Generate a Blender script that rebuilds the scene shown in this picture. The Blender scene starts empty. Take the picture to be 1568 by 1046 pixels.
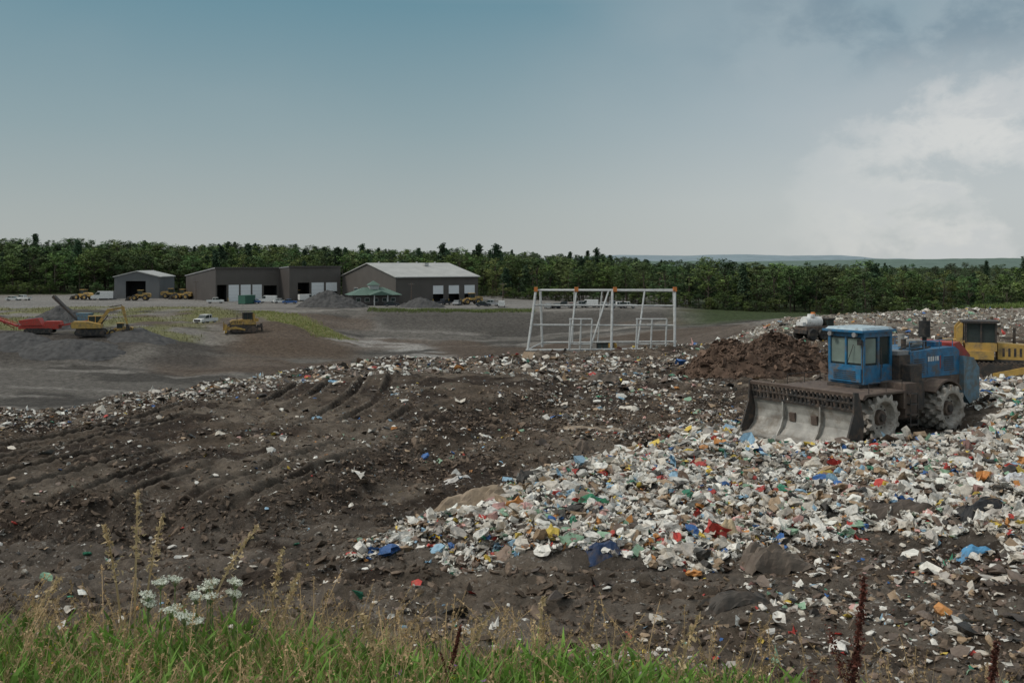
import bpy, math, random
import numpy as np
from mathutils import Matrix, Vector, Euler
random.seed(7); rng=np.random.default_rng(7)
F=1524.4; HY=403.0
scene=bpy.context.scene
COL=scene.collection
# ------------------------------------------------------------------ noise
_perm=rng.permutation(256); _tab=rng.random(256)
def vnoise(x,y,seed=0):
    x=np.asarray(x,float)+seed*17.3; y=np.asarray(y,float)+seed*9.1
    xi=np.floor(x).astype(np.int64); yi=np.floor(y).astype(np.int64)
    xf=x-xi; yf=y-yi
    xf=xf*xf*(3-2*xf); yf=yf*yf*(3-2*yf)
    def H(a,b): return _tab[_perm[(_perm[a&255]+b)&255]]
    return (H(xi,yi)*(1-xf)+H(xi+1,yi)*xf)*(1-yf)+(H(xi,yi+1)*(1-xf)+H(xi+1,yi+1)*xf)*yf
def fbm(x,y,o=4,seed=0):
    s=0;a=1;t=0
    for i in range(o):
        s=s+a*vnoise(x*2**i,y*2**i,seed+i*3); t+=a; a*=.5
    return s/t-0.5
def sstep(a,b,x):
    t=np.clip((np.asarray(x,float)-a)/(b-a),0,1); return t*t*(3-2*t)
# ------------------------------------------------------------------ terrain
prof={
-500:[(0,-1.7),(5.5,-2.25),(12.5,-6.9),(22,-6.9),(28,-6.45),(38,-6.4),(60,-12),(90,-17),(160,-17),(180,-13),(330,-12.5),(390,-12),(600,-3),(900,3),(1500,-5),(8000,-20)],
0:[(0,-1.7),(5.5,-2.25),(12.5,-6.9),(22,-6.9),(28,-6.45),(43,-6.4),(60,-11),(90,-17),(165,-17),(182,-13.0),(250,-13),(330,-12.5),(390,-12),(600,-3),(900,3),(1500,-5),(8000,-20)],
200:[(0,-1.7),(5.5,-2.3),(12.5,-6.9),(22,-6.9),(27,-6.5),(50,-6.45),(70,-12),(105,-17.6),(165,-17.2),(184,-13.6),(250,-12.9),(330,-12.4),(390,-12),(600,-4),(900,1),(1500,-6),(8000,-20)],
330:[(0,-1.7),(5.5,-2.35),(12.5,-6.85),(22,-6.8),(28,-6.5),(56,-6.5),(75,-12),(110,-18),(170,-17.6),(200,-15.2),(216,-13.5),(330,-12.4),(390,-12),(600,-6),(900,0),(1500,-8),(8000,-20)],
450:[(0,-1.7),(5.5,-2.4),(12.5,-6.8),(22,-6.7),(30,-6.55),(63,-6.5),(82,-12),(115,-18),(185,-17.6),(212,-12.9),(260,-12.6),(330,-12.4),(390,-12),(600,-7),(900,-1),(1500,-8),(8000,-20)],
560:[(0,-1.7),(5.5,-2.45),(12.5,-6.75),(22,-6.6),(30,-6.5),(67,-6.5),(86,-12),(120,-18),(225,-17.8),(240,-16),(262,-12.6),(330,-12.4),(390,-12),(600,-8),(900,-2),(1500,-8),(8000,-20)],
800:[(0,-1.7),(5.5,-2.5),(12.5,-6.6),(22,-6.5),(40,-6.5),(74,-6.55),(92,-12),(125,-17),(238,-17.3),(258,-12.7),(330,-12.4),(390,-12),(600,-10),(900,-4),(1500,-10),(8000,-20)],
1000:[(0,-1.7),(5.5,-2.6),(12.5,-6.5),(22,-6.5),(40,-6.5),(78,-6.6),(95,-8.5),(130,-12),(225,-14.5),(252,-12.5),(300,-12.5),(600,-12),(900,-9),(1500,-12),(8000,-20)],
1200:[(0,-1.7),(5.5,-2.7),(12.5,-6.5),(22,-6.5),(40,-6.4),(85,-6.6),(122,-7.4),(150,-8.1),(200,-12),(280,-13.8),(600,-14),(900,-13),(1500,-14),(8000,-20)],
1400:[(0,-1.7),(5.5,-2.75),(12.5,-6.5),(22,-6.4),(40,-6.3),(85,-6.3),(150,-7.3),(200,-12),(260,-13.8),(600,-14),(900,-14),(1500,-14),(8000,-20)],
1568:[(0,-1.7),(5.5,-2.75),(12.5,-6.4),(22,-6.2),(40,-6.1),(85,-6.0),(148,-6.4),(200,-12),(250,-13.8),(600,-14),(900,-14),(1500,-14),(8000,-20)],
2200:[(0,-1.7),(5.5,-2.75),(12.5,-6.4),(22,-6.1),(40,-6.0),(85,-5.9),(148,-6.2),(200,-12),(250,-13.8),(600,-14),(900,-14),(1500,-14),(8000,-20)],
}
pk=sorted(prof); PX=np.linspace(-500,2200,109)
LD=np.linspace(0,math.log(8001),1400); DD=np.exp(LD)-1
T0=np.array([np.interp(DD,[p[0] for p in prof[k]],[p[1] for p in prof[k]]) for k in pk])
TT=np.zeros((len(PX),len(DD)))
for j in range(len(DD)): TT[:,j]=np.interp(PX,pk,T0[:,j])
for _ in range(3):
    TT[1:-1]=(TT[:-2]+2*TT[1:-1]+TT[2:])/4
    TT[:,1:-1]=(TT[:,:-2]+2*TT[:,1:-1]+TT[:,2:])/4
def hbase(x,y):
    x=np.asarray(x,float); y=np.asarray(y,float)
    D=np.clip(y,0,7999); px=np.clip(x/np.maximum(y,6)*F+784,-500,2199)
    a=(px+500)/2700*108; i=np.clip(a.astype(int),0,107); fa=a-i
    b=np.log(D+1)/LD[-1]*1399; j=np.clip(b.astype(int),0,1398); fb=b-j
    return (TT[i,j]*(1-fa)+TT[i+1,j]*fa)*(1-fb)+(TT[i,j+1]*(1-fa)+TT[i+1,j+1]*fa)*fb
def hit(px,py):
    u=(px-784)/F; s=(py-HY)/F
    D=np.exp(np.linspace(math.log(12.6),math.log(900),4000))
    z=hbase(u*D,D); k=np.argmax(z>=-s*D)
    if not (z>=-s*D).any(): k=len(D)-1
    return (u*D[k],D[k])
def poly(pts): return np.array([hit(*p) for p in pts])
def sdf(P,x,y):
    x=np.asarray(x,float); y=np.asarray(y,float)
    d=np.full(x.shape,1e9); ins=np.zeros(x.shape,bool)
    n=len(P)
    for i in range(n):
        a=P[i]; b=P[(i+1)%n]; e=b-a
        t=np.clip(((x-a[0])*e[0]+(y-a[1])*e[1])/max(e@e,1e-9),0,1)
        d=np.minimum(d,np.hypot(x-a[0]-t*e[0],y-a[1]-t*e[1]))
        c=((a[1]>y)!=(b[1]>y))
        xx=a[0]+(y-a[1])/(e[1] if abs(e[1])>1e-9 else 1e-9)*e[0]
        ins^=(c&(x<xx))
    return np.where(ins,d,-d)
HEAP=poly([(545,850),(600,815),(700,785),(770,755),(850,722),(950,695),(1040,672),(1100,652),(1170,640),(1290,620),(1400,600),(1500,580),(1568,565),(1800,560),(2100,700),(2100,900),(1700,880),(1568,865),(1480,830),(1350,815),(1250,825),(1180,850),(1050,880),(900,872),(700,864)])
STRIP=poly([(-60,650),(0,632),(150,608),(300,580),(450,562),(600,552),(800,548),(1000,545),(1150,548),(1080,580),(1000,598),(850,590),(650,592),(450,600),(350,630),(200,655),(0,700),(-60,710)])
STR2=poly([(840,600),(1000,590),(1060,580),(1130,600),(1120,650),(1030,665),(900,680),(840,640)])
LOWR=poly([(1180,850),(1250,825),(1350,815),(1480,830),(1568,865),(1800,900),(1800,1040),(1568,1040),(1000,1040),(850,1010),(1050,950),(1130,890)])
BANKP=poly([(-300,800),(0,800),(200,805),(380,812),(480,785),(570,730),(640,690),(740,650),(830,625),(880,600),(760,585),(600,590),(400,610),(200,650),(0,700),(-300,760)])
MGRASS=np.array([(-160,190),(-66,186),(-60,192),(-66,215),(-62,232),(-72,262),(-85,290),(-190,290)])
BGRASS=np.array([(-53,224),(-47,216),(-41,209),(-36,211),(-34,219),(-40,228),(-50,243),(-66,262),(-70,258)])
def edgeD(px): return np.interp(px,[-500,0,300,500,800,1040,1200,1400,1568,2200],[38,43,54.4,65,74,78,150,150,149,149])
CO=(13.98,38.69,-6.42)
YM=(26.4,54.5)
CA,SA_=math.cos(math.radians(214)),math.sin(math.radians(214))
def local(x,y): return (x-CO[0])*CA+(y-CO[1])*SA_, -(x-CO[0])*SA_+(y-CO[1])*CA
def landmask(x,y):
    px=x/np.maximum(y,6)*F+784
    return sstep(9.5,13,y)*(1-sstep(0,6,y-edgeD(px)))
_a=np.array(hit(130,790)); _b=np.array(hit(600,605)); _d=(_b-_a)/np.linalg.norm(_b-_a); _n=np.array([_d[1],-_d[0]])
def tracks(x,y):
    t=(x-_a[0])*_d[0]+(y-_a[1])*_d[1]; q=(x-_a[0])*_n[0]+(y-_a[1])*_n[1]+.012*(t-10)**2+.3*fbm(x/6,y/6,2,91)
    return t,q
def rutmask(x,y,bd,hm):
    return sstep(-.22,.0,fbm(x/5,y/8,2,8)+.04)*(1-hm)*(1-sstep(52,66,y))*sstep(-1,1.5,bd)
def rutshape(q):
    # paired tyre / drum tracks: flat-bottomed grooves with pushed-up berms
    p=(q/3.1)%1.0
    g=lambda c,w: np.exp(-((p-c)/w)**2)
    return -.20*(g(.25,.055)+g(.70,.055))+.10*(g(.16,.03)+g(.34,.03)+g(.61,.03)+g(.79,.03))
def h(x,y):
    x=np.asarray(x,float); y=np.asarray(y,float)
    z=hbase(x,y); L=landmask(x,y)
    hm=sstep(-.3,1.6,sdf(HEAP,x,y)); bd=sdf(BANKP,x,y); bm=sstep(-1.4,1.0,bd+1.2*fbm(x/2.5,y/2.5,3,15))
    rm=rutmask(x,y,bd,hm)
    n=0.40*fbm(x/5,y/5,3,1)+0.40*fbm(x/1.4,y/1.4,3,2)*(1-.4*hm)*(1-.75*rm)+0.26*fbm(x/.35,y/.35,3,3)*(1-.6*rm)
    face=bm*(1-bm)*4
    n=n+face*.65*fbm(x/.9,y/.9,3,16)+.66*bm
    t,q=tracks(x,y)
    n=n+rm*(1.25*rutshape(q)+.025*np.sin(t*2*math.pi/.45))
    lane=sstep(14,16,y)*(1-sstep(24,27,y))*(1-hm)*(1-bm)
    q2=y+.12*x+.4*fbm(x/5,y/5,2,92); n=n+lane*.07*np.sin(q2*2*math.pi/.8)*sstep(-.1,.1,fbm(x/6,y/3,2,93))
    z=z+L*n+0.42*hm*L+hm*L*0.5*fbm(x/2.2,y/2.2,2,11)
    g=sstep(80,120,y)*(1-sstep(700,1200,y))*(1-L)
    z=z+g*(1.3*fbm(x/16,y/16,3,5)+.6*fbm(x/3.5,y/3.5,3,6))*(1-.85*sstep(262,275,y)*(1-sstep(365,380,y)))
    z=z+(1-sstep(8,12,y))*0.25*fbm(x/1.5,y/1.5,2,9)
    for (cx,cy,r0,r1,zz) in [(CO[0],CO[1],3.2,6.0,CO[2]),(CO[0]-3.2,CO[1]-2.2,2.4,4.2,CO[2]-.08),(YM[0],YM[1],3,6,-6.55)]:
        k=1-sstep(r0,r1,np.hypot(x-cx,y-cy)); z=z*(1-k)+(zz+.12*fbm(x/.8,y/.8,2,4))*k
    return z
def H(x,y): return float(h(np.array([x]),np.array([y]))[0])
# ------------------------------------------------------------------ material helpers
def nt(m): 
    m.use_nodes=True; n=m.node_tree; n.nodes.clear(); return n
def N(t,typ,**kw):
    n=t.nodes.new(typ)
    for k,v in kw.items(): setattr(n,k,v)
    return n
def mat(name,col,rough=.6,metal=0,dirt=None,damt=.4,dscale=3,bump=.0,bscale=20,attr=None,spec=.4,trans=0,vary=0.15,objrand=False):
    m=bpy.data.materials.new(name); t=nt(m); L=t.links
    o=N(t,'ShaderNodeOutputMaterial'); b=N(t,'ShaderNodeBsdfPrincipled')
    b.inputs['Roughness'].default_value=rough; b.inputs['Metallic'].default_value=metal
    b.inputs['Specular IOR Level'].default_value=spec
    tc=N(t,'ShaderNodeTexCoord')
    if attr:
        a=N(t,'ShaderNodeAttribute',attribute_name=attr); src=a.outputs['Color']
    else:
        r=N(t,'ShaderNodeRGB'); r.outputs[0].default_value=(*col,1); src=r.outputs[0]
    if objrand:
        oi=N(t,'ShaderNodeObjectInfo'); hs=N(t,'ShaderNodeHueSaturation')
        m1=N(t,'ShaderNodeMapRange'); m1.inputs[3].default_value=.5; m1.inputs[4].default_value=1.2; L.new(oi.outputs['Random'],m1.inputs[0])
        wn=N(t,'ShaderNodeTexWhiteNoise',noise_dimensions='1D'); L.new(oi.outputs['Random'],wn.inputs['W'])
        m2=N(t,'ShaderNodeMapRange'); m2.inputs[3].default_value=.475; m2.inputs[4].default_value=.52; L.new(wn.outputs[0],m2.inputs[0])
        L.new(m1.outputs[0],hs.inputs['Value']); L.new(m2.outputs[0],hs.inputs['Hue']); L.new(src,hs.inputs['Color']); src=hs.outputs[0]
    if vary:
        n0=N(t,'ShaderNodeTexNoise'); n0.inputs['Scale'].default_value=dscale*1.7; n0.inputs['Detail'].default_value=4
        L.new(tc.outputs['Object'],n0.inputs['Vector'])
        mr=N(t,'ShaderNodeMapRange'); mr.inputs[1].default_value=.3; mr.inputs[2].default_value=.7
        mr.inputs[3].default_value=1-vary; mr.inputs[4].default_value=1+vary; L.new(n0.outputs[0],mr.inputs[0])
        vm=N(t,'ShaderNodeVectorMath',operation='SCALE'); L.new(src,vm.inputs[0]); L.new(mr.outputs[0],vm.inputs['Scale']); src=vm.outputs[0]
    if dirt:
        n1=N(t,'ShaderNodeTexNoise'); n1.inputs['Scale'].default_value=dscale; n1.inputs['Detail'].default_value=7; n1.inputs['Roughness'].default_value=.7
        L.new(tc.outputs['Object'],n1.inputs['Vector'])
        cr=N(t,'ShaderNodeMapRange'); cr.inputs[1].default_value=.62-.3*damt; cr.inputs[2].default_value=.75-.2*damt; cr.inputs[4].default_value=.9
        L.new(n1.outputs[0],cr.inputs[0])
        mx=N(t,'ShaderNodeMix',data_type='RGBA'); L.new(cr.outputs[0],mx.inputs[0]); L.new(src,mx.inputs[6]); mx.inputs[7].default_value=(*dirt,1); src=mx.outputs[2]
        ra=N(t,'ShaderNodeMapRange'); ra.inputs[3].default_value=rough; ra.inputs[4].default_value=.9; L.new(cr.outputs[0],ra.inputs[0]); L.new(ra.outputs[0],b.inputs['Roughness'])
    L.new(src,b.inputs['Base Color'])
    if bump:
        n2=N(t,'ShaderNodeTexNoise'); n2.inputs['Scale'].default_value=bscale; n2.inputs['Detail'].default_value=5
        L.new(tc.outputs['Object'],n2.inputs['Vector'])
        bp=N(t,'ShaderNodeBump'); bp.inputs['Strength'].default_value=bump; bp.inputs['Distance'].default_value=.05
        L.new(n2.outputs[0],bp.inputs['Height']); L.new(bp.outputs[0],b.inputs['Normal'])
    if trans:
        tr=N(t,'ShaderNodeBsdfTranslucent'); L.new(src,tr.inputs[0]); ms=N(t,'ShaderNodeMixShader'); ms.inputs[0].default_value=trans
        L.new(b.outputs[0],ms.inputs[1]); L.new(tr.outputs[0],ms.inputs[2]); L.new(ms.outputs[0],o.inputs[0])
    else: L.new(b.outputs[0],o.inputs[0])
    return m
def npmesh(name,V,Fc,C=None,mt=None,smooth=False,extra=None):
    V=np.ascontiguousarray(V,dtype=np.float32).reshape(-1,3); Fc=np.ascontiguousarray(Fc,dtype=np.int32); k=Fc.shape[1]
    me=bpy.data.meshes.new(name); me.vertices.add(len(V)); me.vertices.foreach_set('co',V.ravel())
    me.loops.add(Fc.size); me.loops.foreach_set('vertex_index',Fc.ravel())
    me.polygons.add(len(Fc)); me.polygons.foreach_set('loop_start',np.arange(0,Fc.size,k,dtype=np.int32))
    me.update(calc_edges=True)
    if C is not None:
        a=me.color_attributes.new('Col','FLOAT_COLOR','POINT'); c=np.ones((len(V),4),np.float32); c[:,:3]=C; a.data.foreach_set('color',c.ravel())
    if extra is not None:
        a=me.attributes.new('litter','FLOAT','POINT'); a.data.foreach_set('value',np.ascontiguousarray(extra,dtype=np.float32))
    if smooth: me.shade_smooth()
    else: me.shade_flat()
    if mt: me.materials.append(mt)
    return me
def obj(name,me,loc=(0,0,0),rz=0,parent=None):
    o=bpy.data.objects.new(name,me); COL.objects.link(o); o.location=loc; o.rotation_euler=(0,0,rz)
    if parent: o.parent=parent
    return o
# ------------------------------------------------------------------ ground sheet
yr=np.concatenate([np.linspace(-40,0,12,endpoint=False),np.linspace(0,12,50,endpoint=False),
    np.exp(np.linspace(math.log(12),math.log(90),620,endpoint=False)),np.exp(np.linspace(math.log(90),math.log(400),230,endpoint=False)),
    np.exp(np.linspace(math.log(400),math.log(7900),60))])
ur=np.concatenate([np.linspace(-4,-.62,18,endpoint=False),np.linspace(-.62,.62,780),np.linspace(.62,4,19)[1:]])
YY,UU=np.meshgrid(yr,ur,indexing='ij'); XX=UU*(np.abs(YY)+6)
ZZ=h(XX,YY)
ny,nx=XX.shape
idx=np.arange(ny*nx).reshape(ny,nx)
Fq=np.stack([idx[:-1,:-1],idx[:-1,1:],idx[1:,1:],idx[1:,:-1]],-1).reshape(-1,4)
PXg=np.clip(XX/np.maximum(YY,6)*F+784,-500,2200)
def mixc(c,new,m): return c*(1-m[...,None])+np.array(new)*m[...,None]
lm=landmask(XX,YY); hm=sstep(-.3,.8,sdf(HEAP,XX,YY))
C=np.ones((ny,nx,3))*np.array([.145,.133,.118])
n1=fbm(XX/14,YY/14,4,21); n2=fbm(XX/40,YY/9,5,22)
C=mixc(C,[.07,.064,.057],sstep(-.02,.10,n1)*.85)
C=mixc(C,[.27,.25,.225],sstep(.03,.11,n2+.25*fbm(XX/5,YY/2,3,24))*.7)
C=mixc(C,[.115,.085,.064],sstep(.0,.12,fbm(XX/25,YY/25,3,23))*.75)
dkm=(1-sstep(300,360,PXg))*sstep(163,172,YY)*(1-sstep(186,196,YY)); C=mixc(C,[.075,.066,.058],dkm*.85)
bank=sstep(300,380,PXg)*(1-sstep(520,570,PXg))*sstep(176,188,YY)*(1-sstep(216,224,YY))
C=mixc(C,[.11,.08,.058],bank*.9)
C=mixc(C,[.09,.082,.073],sstep(560,600,PXg)*(1-sstep(1000,1050,PXg))*sstep(236,242,YY)*(1-sstep(256,262,YY))*.85)
C=mixc(C,[.24,.23,.215],sstep(270,285,YY)*(1-sstep(370,380,YY))*.75)
def road(P,w):
    m=0
    P=np.array([hit(*p) for p in P])
    for a,b in zip(P[:-1],P[1:]):
        e=b-a; t=np.clip(((XX-a[0])*e[0]+(YY-a[1])*e[1])/(e@e),0,1); m=np.maximum(m,1-sstep(w*.2,w,np.hypot(XX-a[0]-t*e[0],YY-a[1]-t*e[1])+3*fbm(XX/5,YY/5,3,33)))
    return m
C_r=road([(250,480),(290,498),(350,505),(350,520),(300,530),(200,545)],5)
gm=np.clip(sstep(-2,4,sdf(MGRASS,XX,YY))*sstep(-.1,.06,fbm(XX/12,YY/12,3,31))*.85+sstep(-1,2.0,sdf(BGRASS,XX,YY)),0,1)
C=mixc(C,[.18,.18,.075],gm)
C=mixc(C,[.25,.23,.20],C_r*.5*sstep(-.15,.15,fbm(XX/7,YY/7,3,35)+.05))
wet=road([(535,524),(590,522),(640,538),(668,550)],7)*sstep(-.12,.02,fbm(XX/14,YY/4,4,36)); C=mixc(C,[.40,.385,.36],wet*.7)
strip=sstep(600,640,PXg)*(1-sstep(790,830,PXg))*sstep(262,266,YY)*(1-sstep(270,276,YY))
C=mixc(C,[.13,.16,.06],strip*.8)
C=mixc(C,[.05,.068,.028],sstep(372,385,YY)+(1-sstep(372,385,YY))*sstep(1000,1100,PXg)*sstep(215,235,YY))
soil=np.ones_like(C)*np.array([.140,.108,.081]); sn=fbm(XX/3.5,YY/3.5,5,41)
soil=mixc(soil,[.205,.168,.132],sstep(-.01,.12,sn)*.9); soil=mixc(soil,[.07,.052,.04],sstep(.0,.14,fbm(XX/2.2,YY/2.2,4,42)))
bdg=sdf(BANKP,XX,YY); bmg=sstep(-1.4,1.0,bdg+1.2*fbm(XX/2.5,YY/2.5,3,15)); soil=mixc(soil,[.065,.048,.037],bmg*(1-bmg)*4*.8)  # steep bank face darkened in the soil colour to paint its shade
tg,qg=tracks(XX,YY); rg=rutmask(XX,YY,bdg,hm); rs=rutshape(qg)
soil=mixc(soil,[.22,.182,.145],sstep(.02,.09,rs)*rg*.75)       # crumbled berm, lightened in colour to paint in lit ridges
soil=mixc(soil,[.062,.046,.036],sstep(.04,.16,-rs)*rg*.8)      # compacted groove, darkened in colour to stand in for shade
lanec=sstep(-.05,.1,fbm(XX/4,YY/1.2,4,44))*sstep(14,16,YY)*(1-sstep(24,27,YY))*(1-bmg); soil=mixc(soil,[.25,.215,.18],lanec*.55)
farp=sstep(80,110,YY); soil=mixc(soil,[.27,.24,.20],farp*.85)
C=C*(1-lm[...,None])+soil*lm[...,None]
C=mixc(C,[.08,.085,.04],1-sstep(9,12,YY))
gr=sstep(1500,1560,PXg)*sstep(138,142,YY)*(1-sstep(165,175,YY)); C=mixc(C,[.17,.21,.07],gr)
lit=lm*np.clip(.5-.25*sstep(0,2,bdg)+.9*sstep(-1,2,sdf(STRIP,XX,YY))+.7*hm+.5*farp+.5*sstep(-1,1,sdf(LOWR,XX,YY)),0,1)
gmat=bpy.data.materials.new('ground'); t=nt(gmat); L=t.links
o=N(t,'ShaderNodeOutputMaterial'); b=N(t,'ShaderNodeBsdfPrincipled'); b.inputs['Roughness'].default_value=.95; b.inputs['Specular IOR Level'].default_value=.15
ge=N(t,'ShaderNodeNewGeometry'); a=N(t,'ShaderNodeAttribute',attribute_name='Col'); al=N(t,'ShaderNodeAttribute',attribute_name='litter')
na=N(t,'ShaderNodeTexNoise'); na.inputs['Scale'].default_value=1.3; na.inputs['Detail'].default_value=9; na.inputs['Roughness'].default_value=.8; L.new(ge.outputs['Position'],na.inputs['Vector'])
mr=N(t,'ShaderNodeMapRange'); mr.inputs[1].default_value=.32; mr.inputs[2].default_value=.68; mr.inputs[3].default_value=.35; mr.inputs[4].default_value=1.65; L.new(na.outputs[0],mr.inputs[0])
vs=N(t,'ShaderNodeVectorMath',operation='SCALE'); L.new(a.outputs['Color'],vs.inputs[0]); L.new(mr.outputs[0],vs.inputs['Scale'])
nb=N(t,'ShaderNodeTexNoise'); nb.inputs['Scale'].default_value=9; nb.inputs['Detail'].default_value=4; nb.inputs['Roughness'].default_value=.65; L.new(ge.outputs['Position'],nb.inputs['Vector'])
nc=N(t,'ShaderNodeTexNoise'); nc.inputs['Scale'].default_value=.5; nc.inputs['Detail'].default_value=3; L.new(ge.outputs['Position'],nc.inputs['Vector'])
m1=N(t,'ShaderNodeMath',operation='MULTIPLY_ADD'); L.new(nc.outputs[0],m1.inputs[0]); m1.inputs[1].default_value=.4; m1.inputs[2].default_value=-.2
m2=N(t,'ShaderNodeMath',operation='ADD'); L.new(nb.outputs[0],m2.inputs[0]); L.new(m1.outputs[0],m2.inputs[1])
m3=N(t,'ShaderNodeMapRange'); m3.inputs[1].default_value=.61; m3.inputs[2].default_value=.66; L.new(m2.outputs[0],m3.inputs[0])
m4=N(t,'ShaderNodeMath',operation='MULTIPLY'); L.new(m3.outputs[0],m4.inputs[0]); L.new(al.outputs['Fac'],m4.inputs[1])
nd=N(t,'ShaderNodeTexNoise'); nd.inputs['Scale'].default_value=11; L.new(ge.outputs['Position'],nd.inputs['Vector'])
cr=N(t,'ShaderNodeValToRGB'); L.new(nd.outputs[0],cr.inputs[0]); e=cr.color_ramp.elements
e[0].position=.35; e[0].color=(.32,.25,.18,1); e[1].position=.6; e[1].color=(.62,.59,.54,1); x_=cr.color_ramp.elements.new(.47); x_.color=(.42,.39,.35,1)
mx=N(t,'ShaderNodeMix',data_type='RGBA'); L.new(m4.outputs[0],mx.inputs[0]); L.new(vs.outputs[0],mx.inputs[6]); L.new(cr.outputs[0],mx.inputs[7])
L.new(mx.outputs[2],b.inputs['Base Color'])
ne=N(t,'ShaderNodeTexNoise'); ne.inputs['Scale'].default_value=2.2; ne.inputs['Detail'].default_value=8; ne.inputs['Roughness'].default_value=.8; L.new(ge.outputs['Position'],ne.inputs['Vector'])
bp=N(t,'ShaderNodeBump'); bp.inputs['Strength'].default_value=1; bp.inputs['Distance'].default_value=.36; L.new(ne.outputs[0],bp.inputs['Height']); L.new(bp.outputs[0],b.inputs['Normal'])
L.new(b.outputs[0],o.inputs[0])
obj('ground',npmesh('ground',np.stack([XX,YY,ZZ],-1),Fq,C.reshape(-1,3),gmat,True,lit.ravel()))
# ------------------------------------------------------------------ piece templates
def ico(sub):
    import bmesh
    bm=bmesh.new(); bmesh.ops.create_icosphere(bm,subdivisions=sub,radius=1)
    V=np.array([v.co[:] for v in bm.verts]); Fc=np.array([[v.index for v in f.verts] for f in bm.faces]); bm.free(); return V,Fc
def blob(sub,amp,sq):
    V,Fc=ico(sub); V=V*(1+amp*rng.normal(size=(len(V),1)))+amp*.4*rng.normal(size=V.shape); V[:,2]*=sq; return V,Fc
def sheet(n,amp,ar=1):
    g=np.linspace(-1,1,n); X,Y=np.meshgrid(g,g*ar); Z=rng.normal(size=X.shape)*amp; X=X+rng.normal(size=X.shape)*.2; Y=Y+rng.normal(size=X.shape)*.2*ar
    V=np.stack([X,Y,Z],-1).reshape(-1,3); i=np.arange(n*n).reshape(n,n)
    a=np.stack([i[:-1,:-1],i[:-1,1:],i[1:,1:]],-1).reshape(-1,3); b_=np.stack([i[:-1,:-1],i[1:,1:],i[1:,:-1]],-1).reshape(-1,3)
    return V,np.vstack([a,b_])
def boxt():
    V=np.array([[x,y,z] for x in(-1,1) for y in(-1,1) for z in(-1,1)],float)*[1,.7,.5]+rng.normal(size=(8,3))*.12
    Fc=np.array([[0,1,3],[0,3,2],[4,6,7],[4,7,5],[0,4,5],[0,5,1],[2,3,7],[2,7,6],[0,2,6],[0,6,4],[1,5,7],[1,7,3]]); return V,Fc
TP_hi=[blob(2,.22,s) for s in (.4,.55,.35,.5,.45,.6)]+[sheet(5,.25),sheet(5,.35),sheet(5,.3,.5),sheet(6,.3,.7)]
TP_lo=[blob(1,.28,s) for s in (.4,.55,.35,.3)]+[sheet(3,.35),sheet(3,.45),sheet(3,.35,.3),sheet(4,.4,.6)]
TP_cl=[blob(1,.25,s) for s in (.5,.65,.55)]
TP_bx=[boxt(),boxt()]
def rots(n,tilt):
    a=rng.random(n)*2*math.pi; b_=rng.normal(size=n)*tilt; c=rng.normal(size=n)*tilt
    ca,sa,cb,sb,cc,sc=np.cos(a),np.sin(a),np.cos(b_),np.sin(b_),np.cos(c),np.sin(c); z=np.zeros(n); o1=np.ones(n)
    Rz=np.stack([ca,-sa,z,sa,ca,z,z,z,o1],-1).reshape(n,3,3); Rx=np.stack([o1,z,z,z,cb,-sb,z,sb,cb],-1).reshape(n,3,3); Ry=np.stack([cc,z,sc,z,o1,z,-sc,z,cc],-1).reshape(n,3,3)
    return Rz@Rx@Ry
class Acc:
    def __init__(s): s.V=[];s.F=[];s.C=[];s.n=0
    def add(s,V,Fc,C):
        s.V.append(V); s.F.append(Fc+s.n); s.C.append(C); s.n+=len(V)
    def inst(s,tps,pos,sc,col,tilt=.5):
        k=rng.integers(0,len(tps),len(pos))
        for i,(TV,TF) in enumerate(tps):
            m=k==i; n=m.sum()
            if not n: continue
            V=TV[None]*sc[m][:,None,:]; V=np.einsum('nij,nvj->nvi',rots(n,tilt),V)+pos[m][:,None,:]
            Fc=TF[None]+(np.arange(n)*len(TV))[:,None,None]
            s.add(V.reshape(-1,3),Fc.reshape(-1,3),np.repeat(col[m],len(TV),0))
    def mesh(s,name,mt,smooth=False): return npmesh(name,np.vstack(s.V),np.vstack(s.F),np.vstack(s.C),mt,smooth)
PAL=[((.80,.77,.70),40),((.66,.60,.51),18),((.48,.44,.39),10),((.38,.27,.17),8),((.22,.155,.115),7),((.045,.04,.034),7),((.05,.15,.40),1.6),((.28,.45,.58),2.2),((.05,.25,.15),1.8),((.27,.43,.29),2),((.50,.06,.045),1.8),((.66,.48,.08),1.8),((.58,.34,.30),2.4),((.58,.26,.08),1.7)]
pc=np.array([p[0] for p in PAL]); pw=np.array([p[1] for p in PAL],float); pw/=pw.sum()
def cols(n,w=None):
    c=pc[rng.choice(len(pc),n,p=pw if w is None else w)]; return np.clip(c*rng.uniform(.66,1.08,(n,1)),0,.82)
dw=pw.copy(); dw[0]*=.75; dw[3:6]*=1.7; dw[6:]*=.7; dw/=dw.sum()
trash_m=mat('trash',(1,1,1),.5,attr='Col',vary=.2,dscale=6,dirt=(.16,.125,.10),damt=.12,bump=.4,bscale=25)
A=Acc()
def cand(n,y0,y1,um=.62):
    y=np.sqrt(rng.uniform(y0*y0,y1*y1,n)); x=rng.uniform(-um,um,n)*y; return x,y
def place(x,y,s,col,tps,lift,tilt,flat=1):
    if len(x)==0: return
    z=h(x,y)+lift*s; sc=np.stack([s,s*rng.uniform(.45,1,len(s)),s*rng.uniform(.6,1.1,len(s))*flat],-1)
    A.inst(tps,np.stack([x,y,z],-1),sc,col,tilt)
def foot(x,y):
    lx,ly=local(x,y); return (lx>-5.2)&(lx<5.3)&(abs(ly)<2.45)
x,y=cand(330000,18,62,.66); d=sdf(HEAP,x,y)+1.6*fbm(x/.9,y/.9,3,51)
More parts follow.
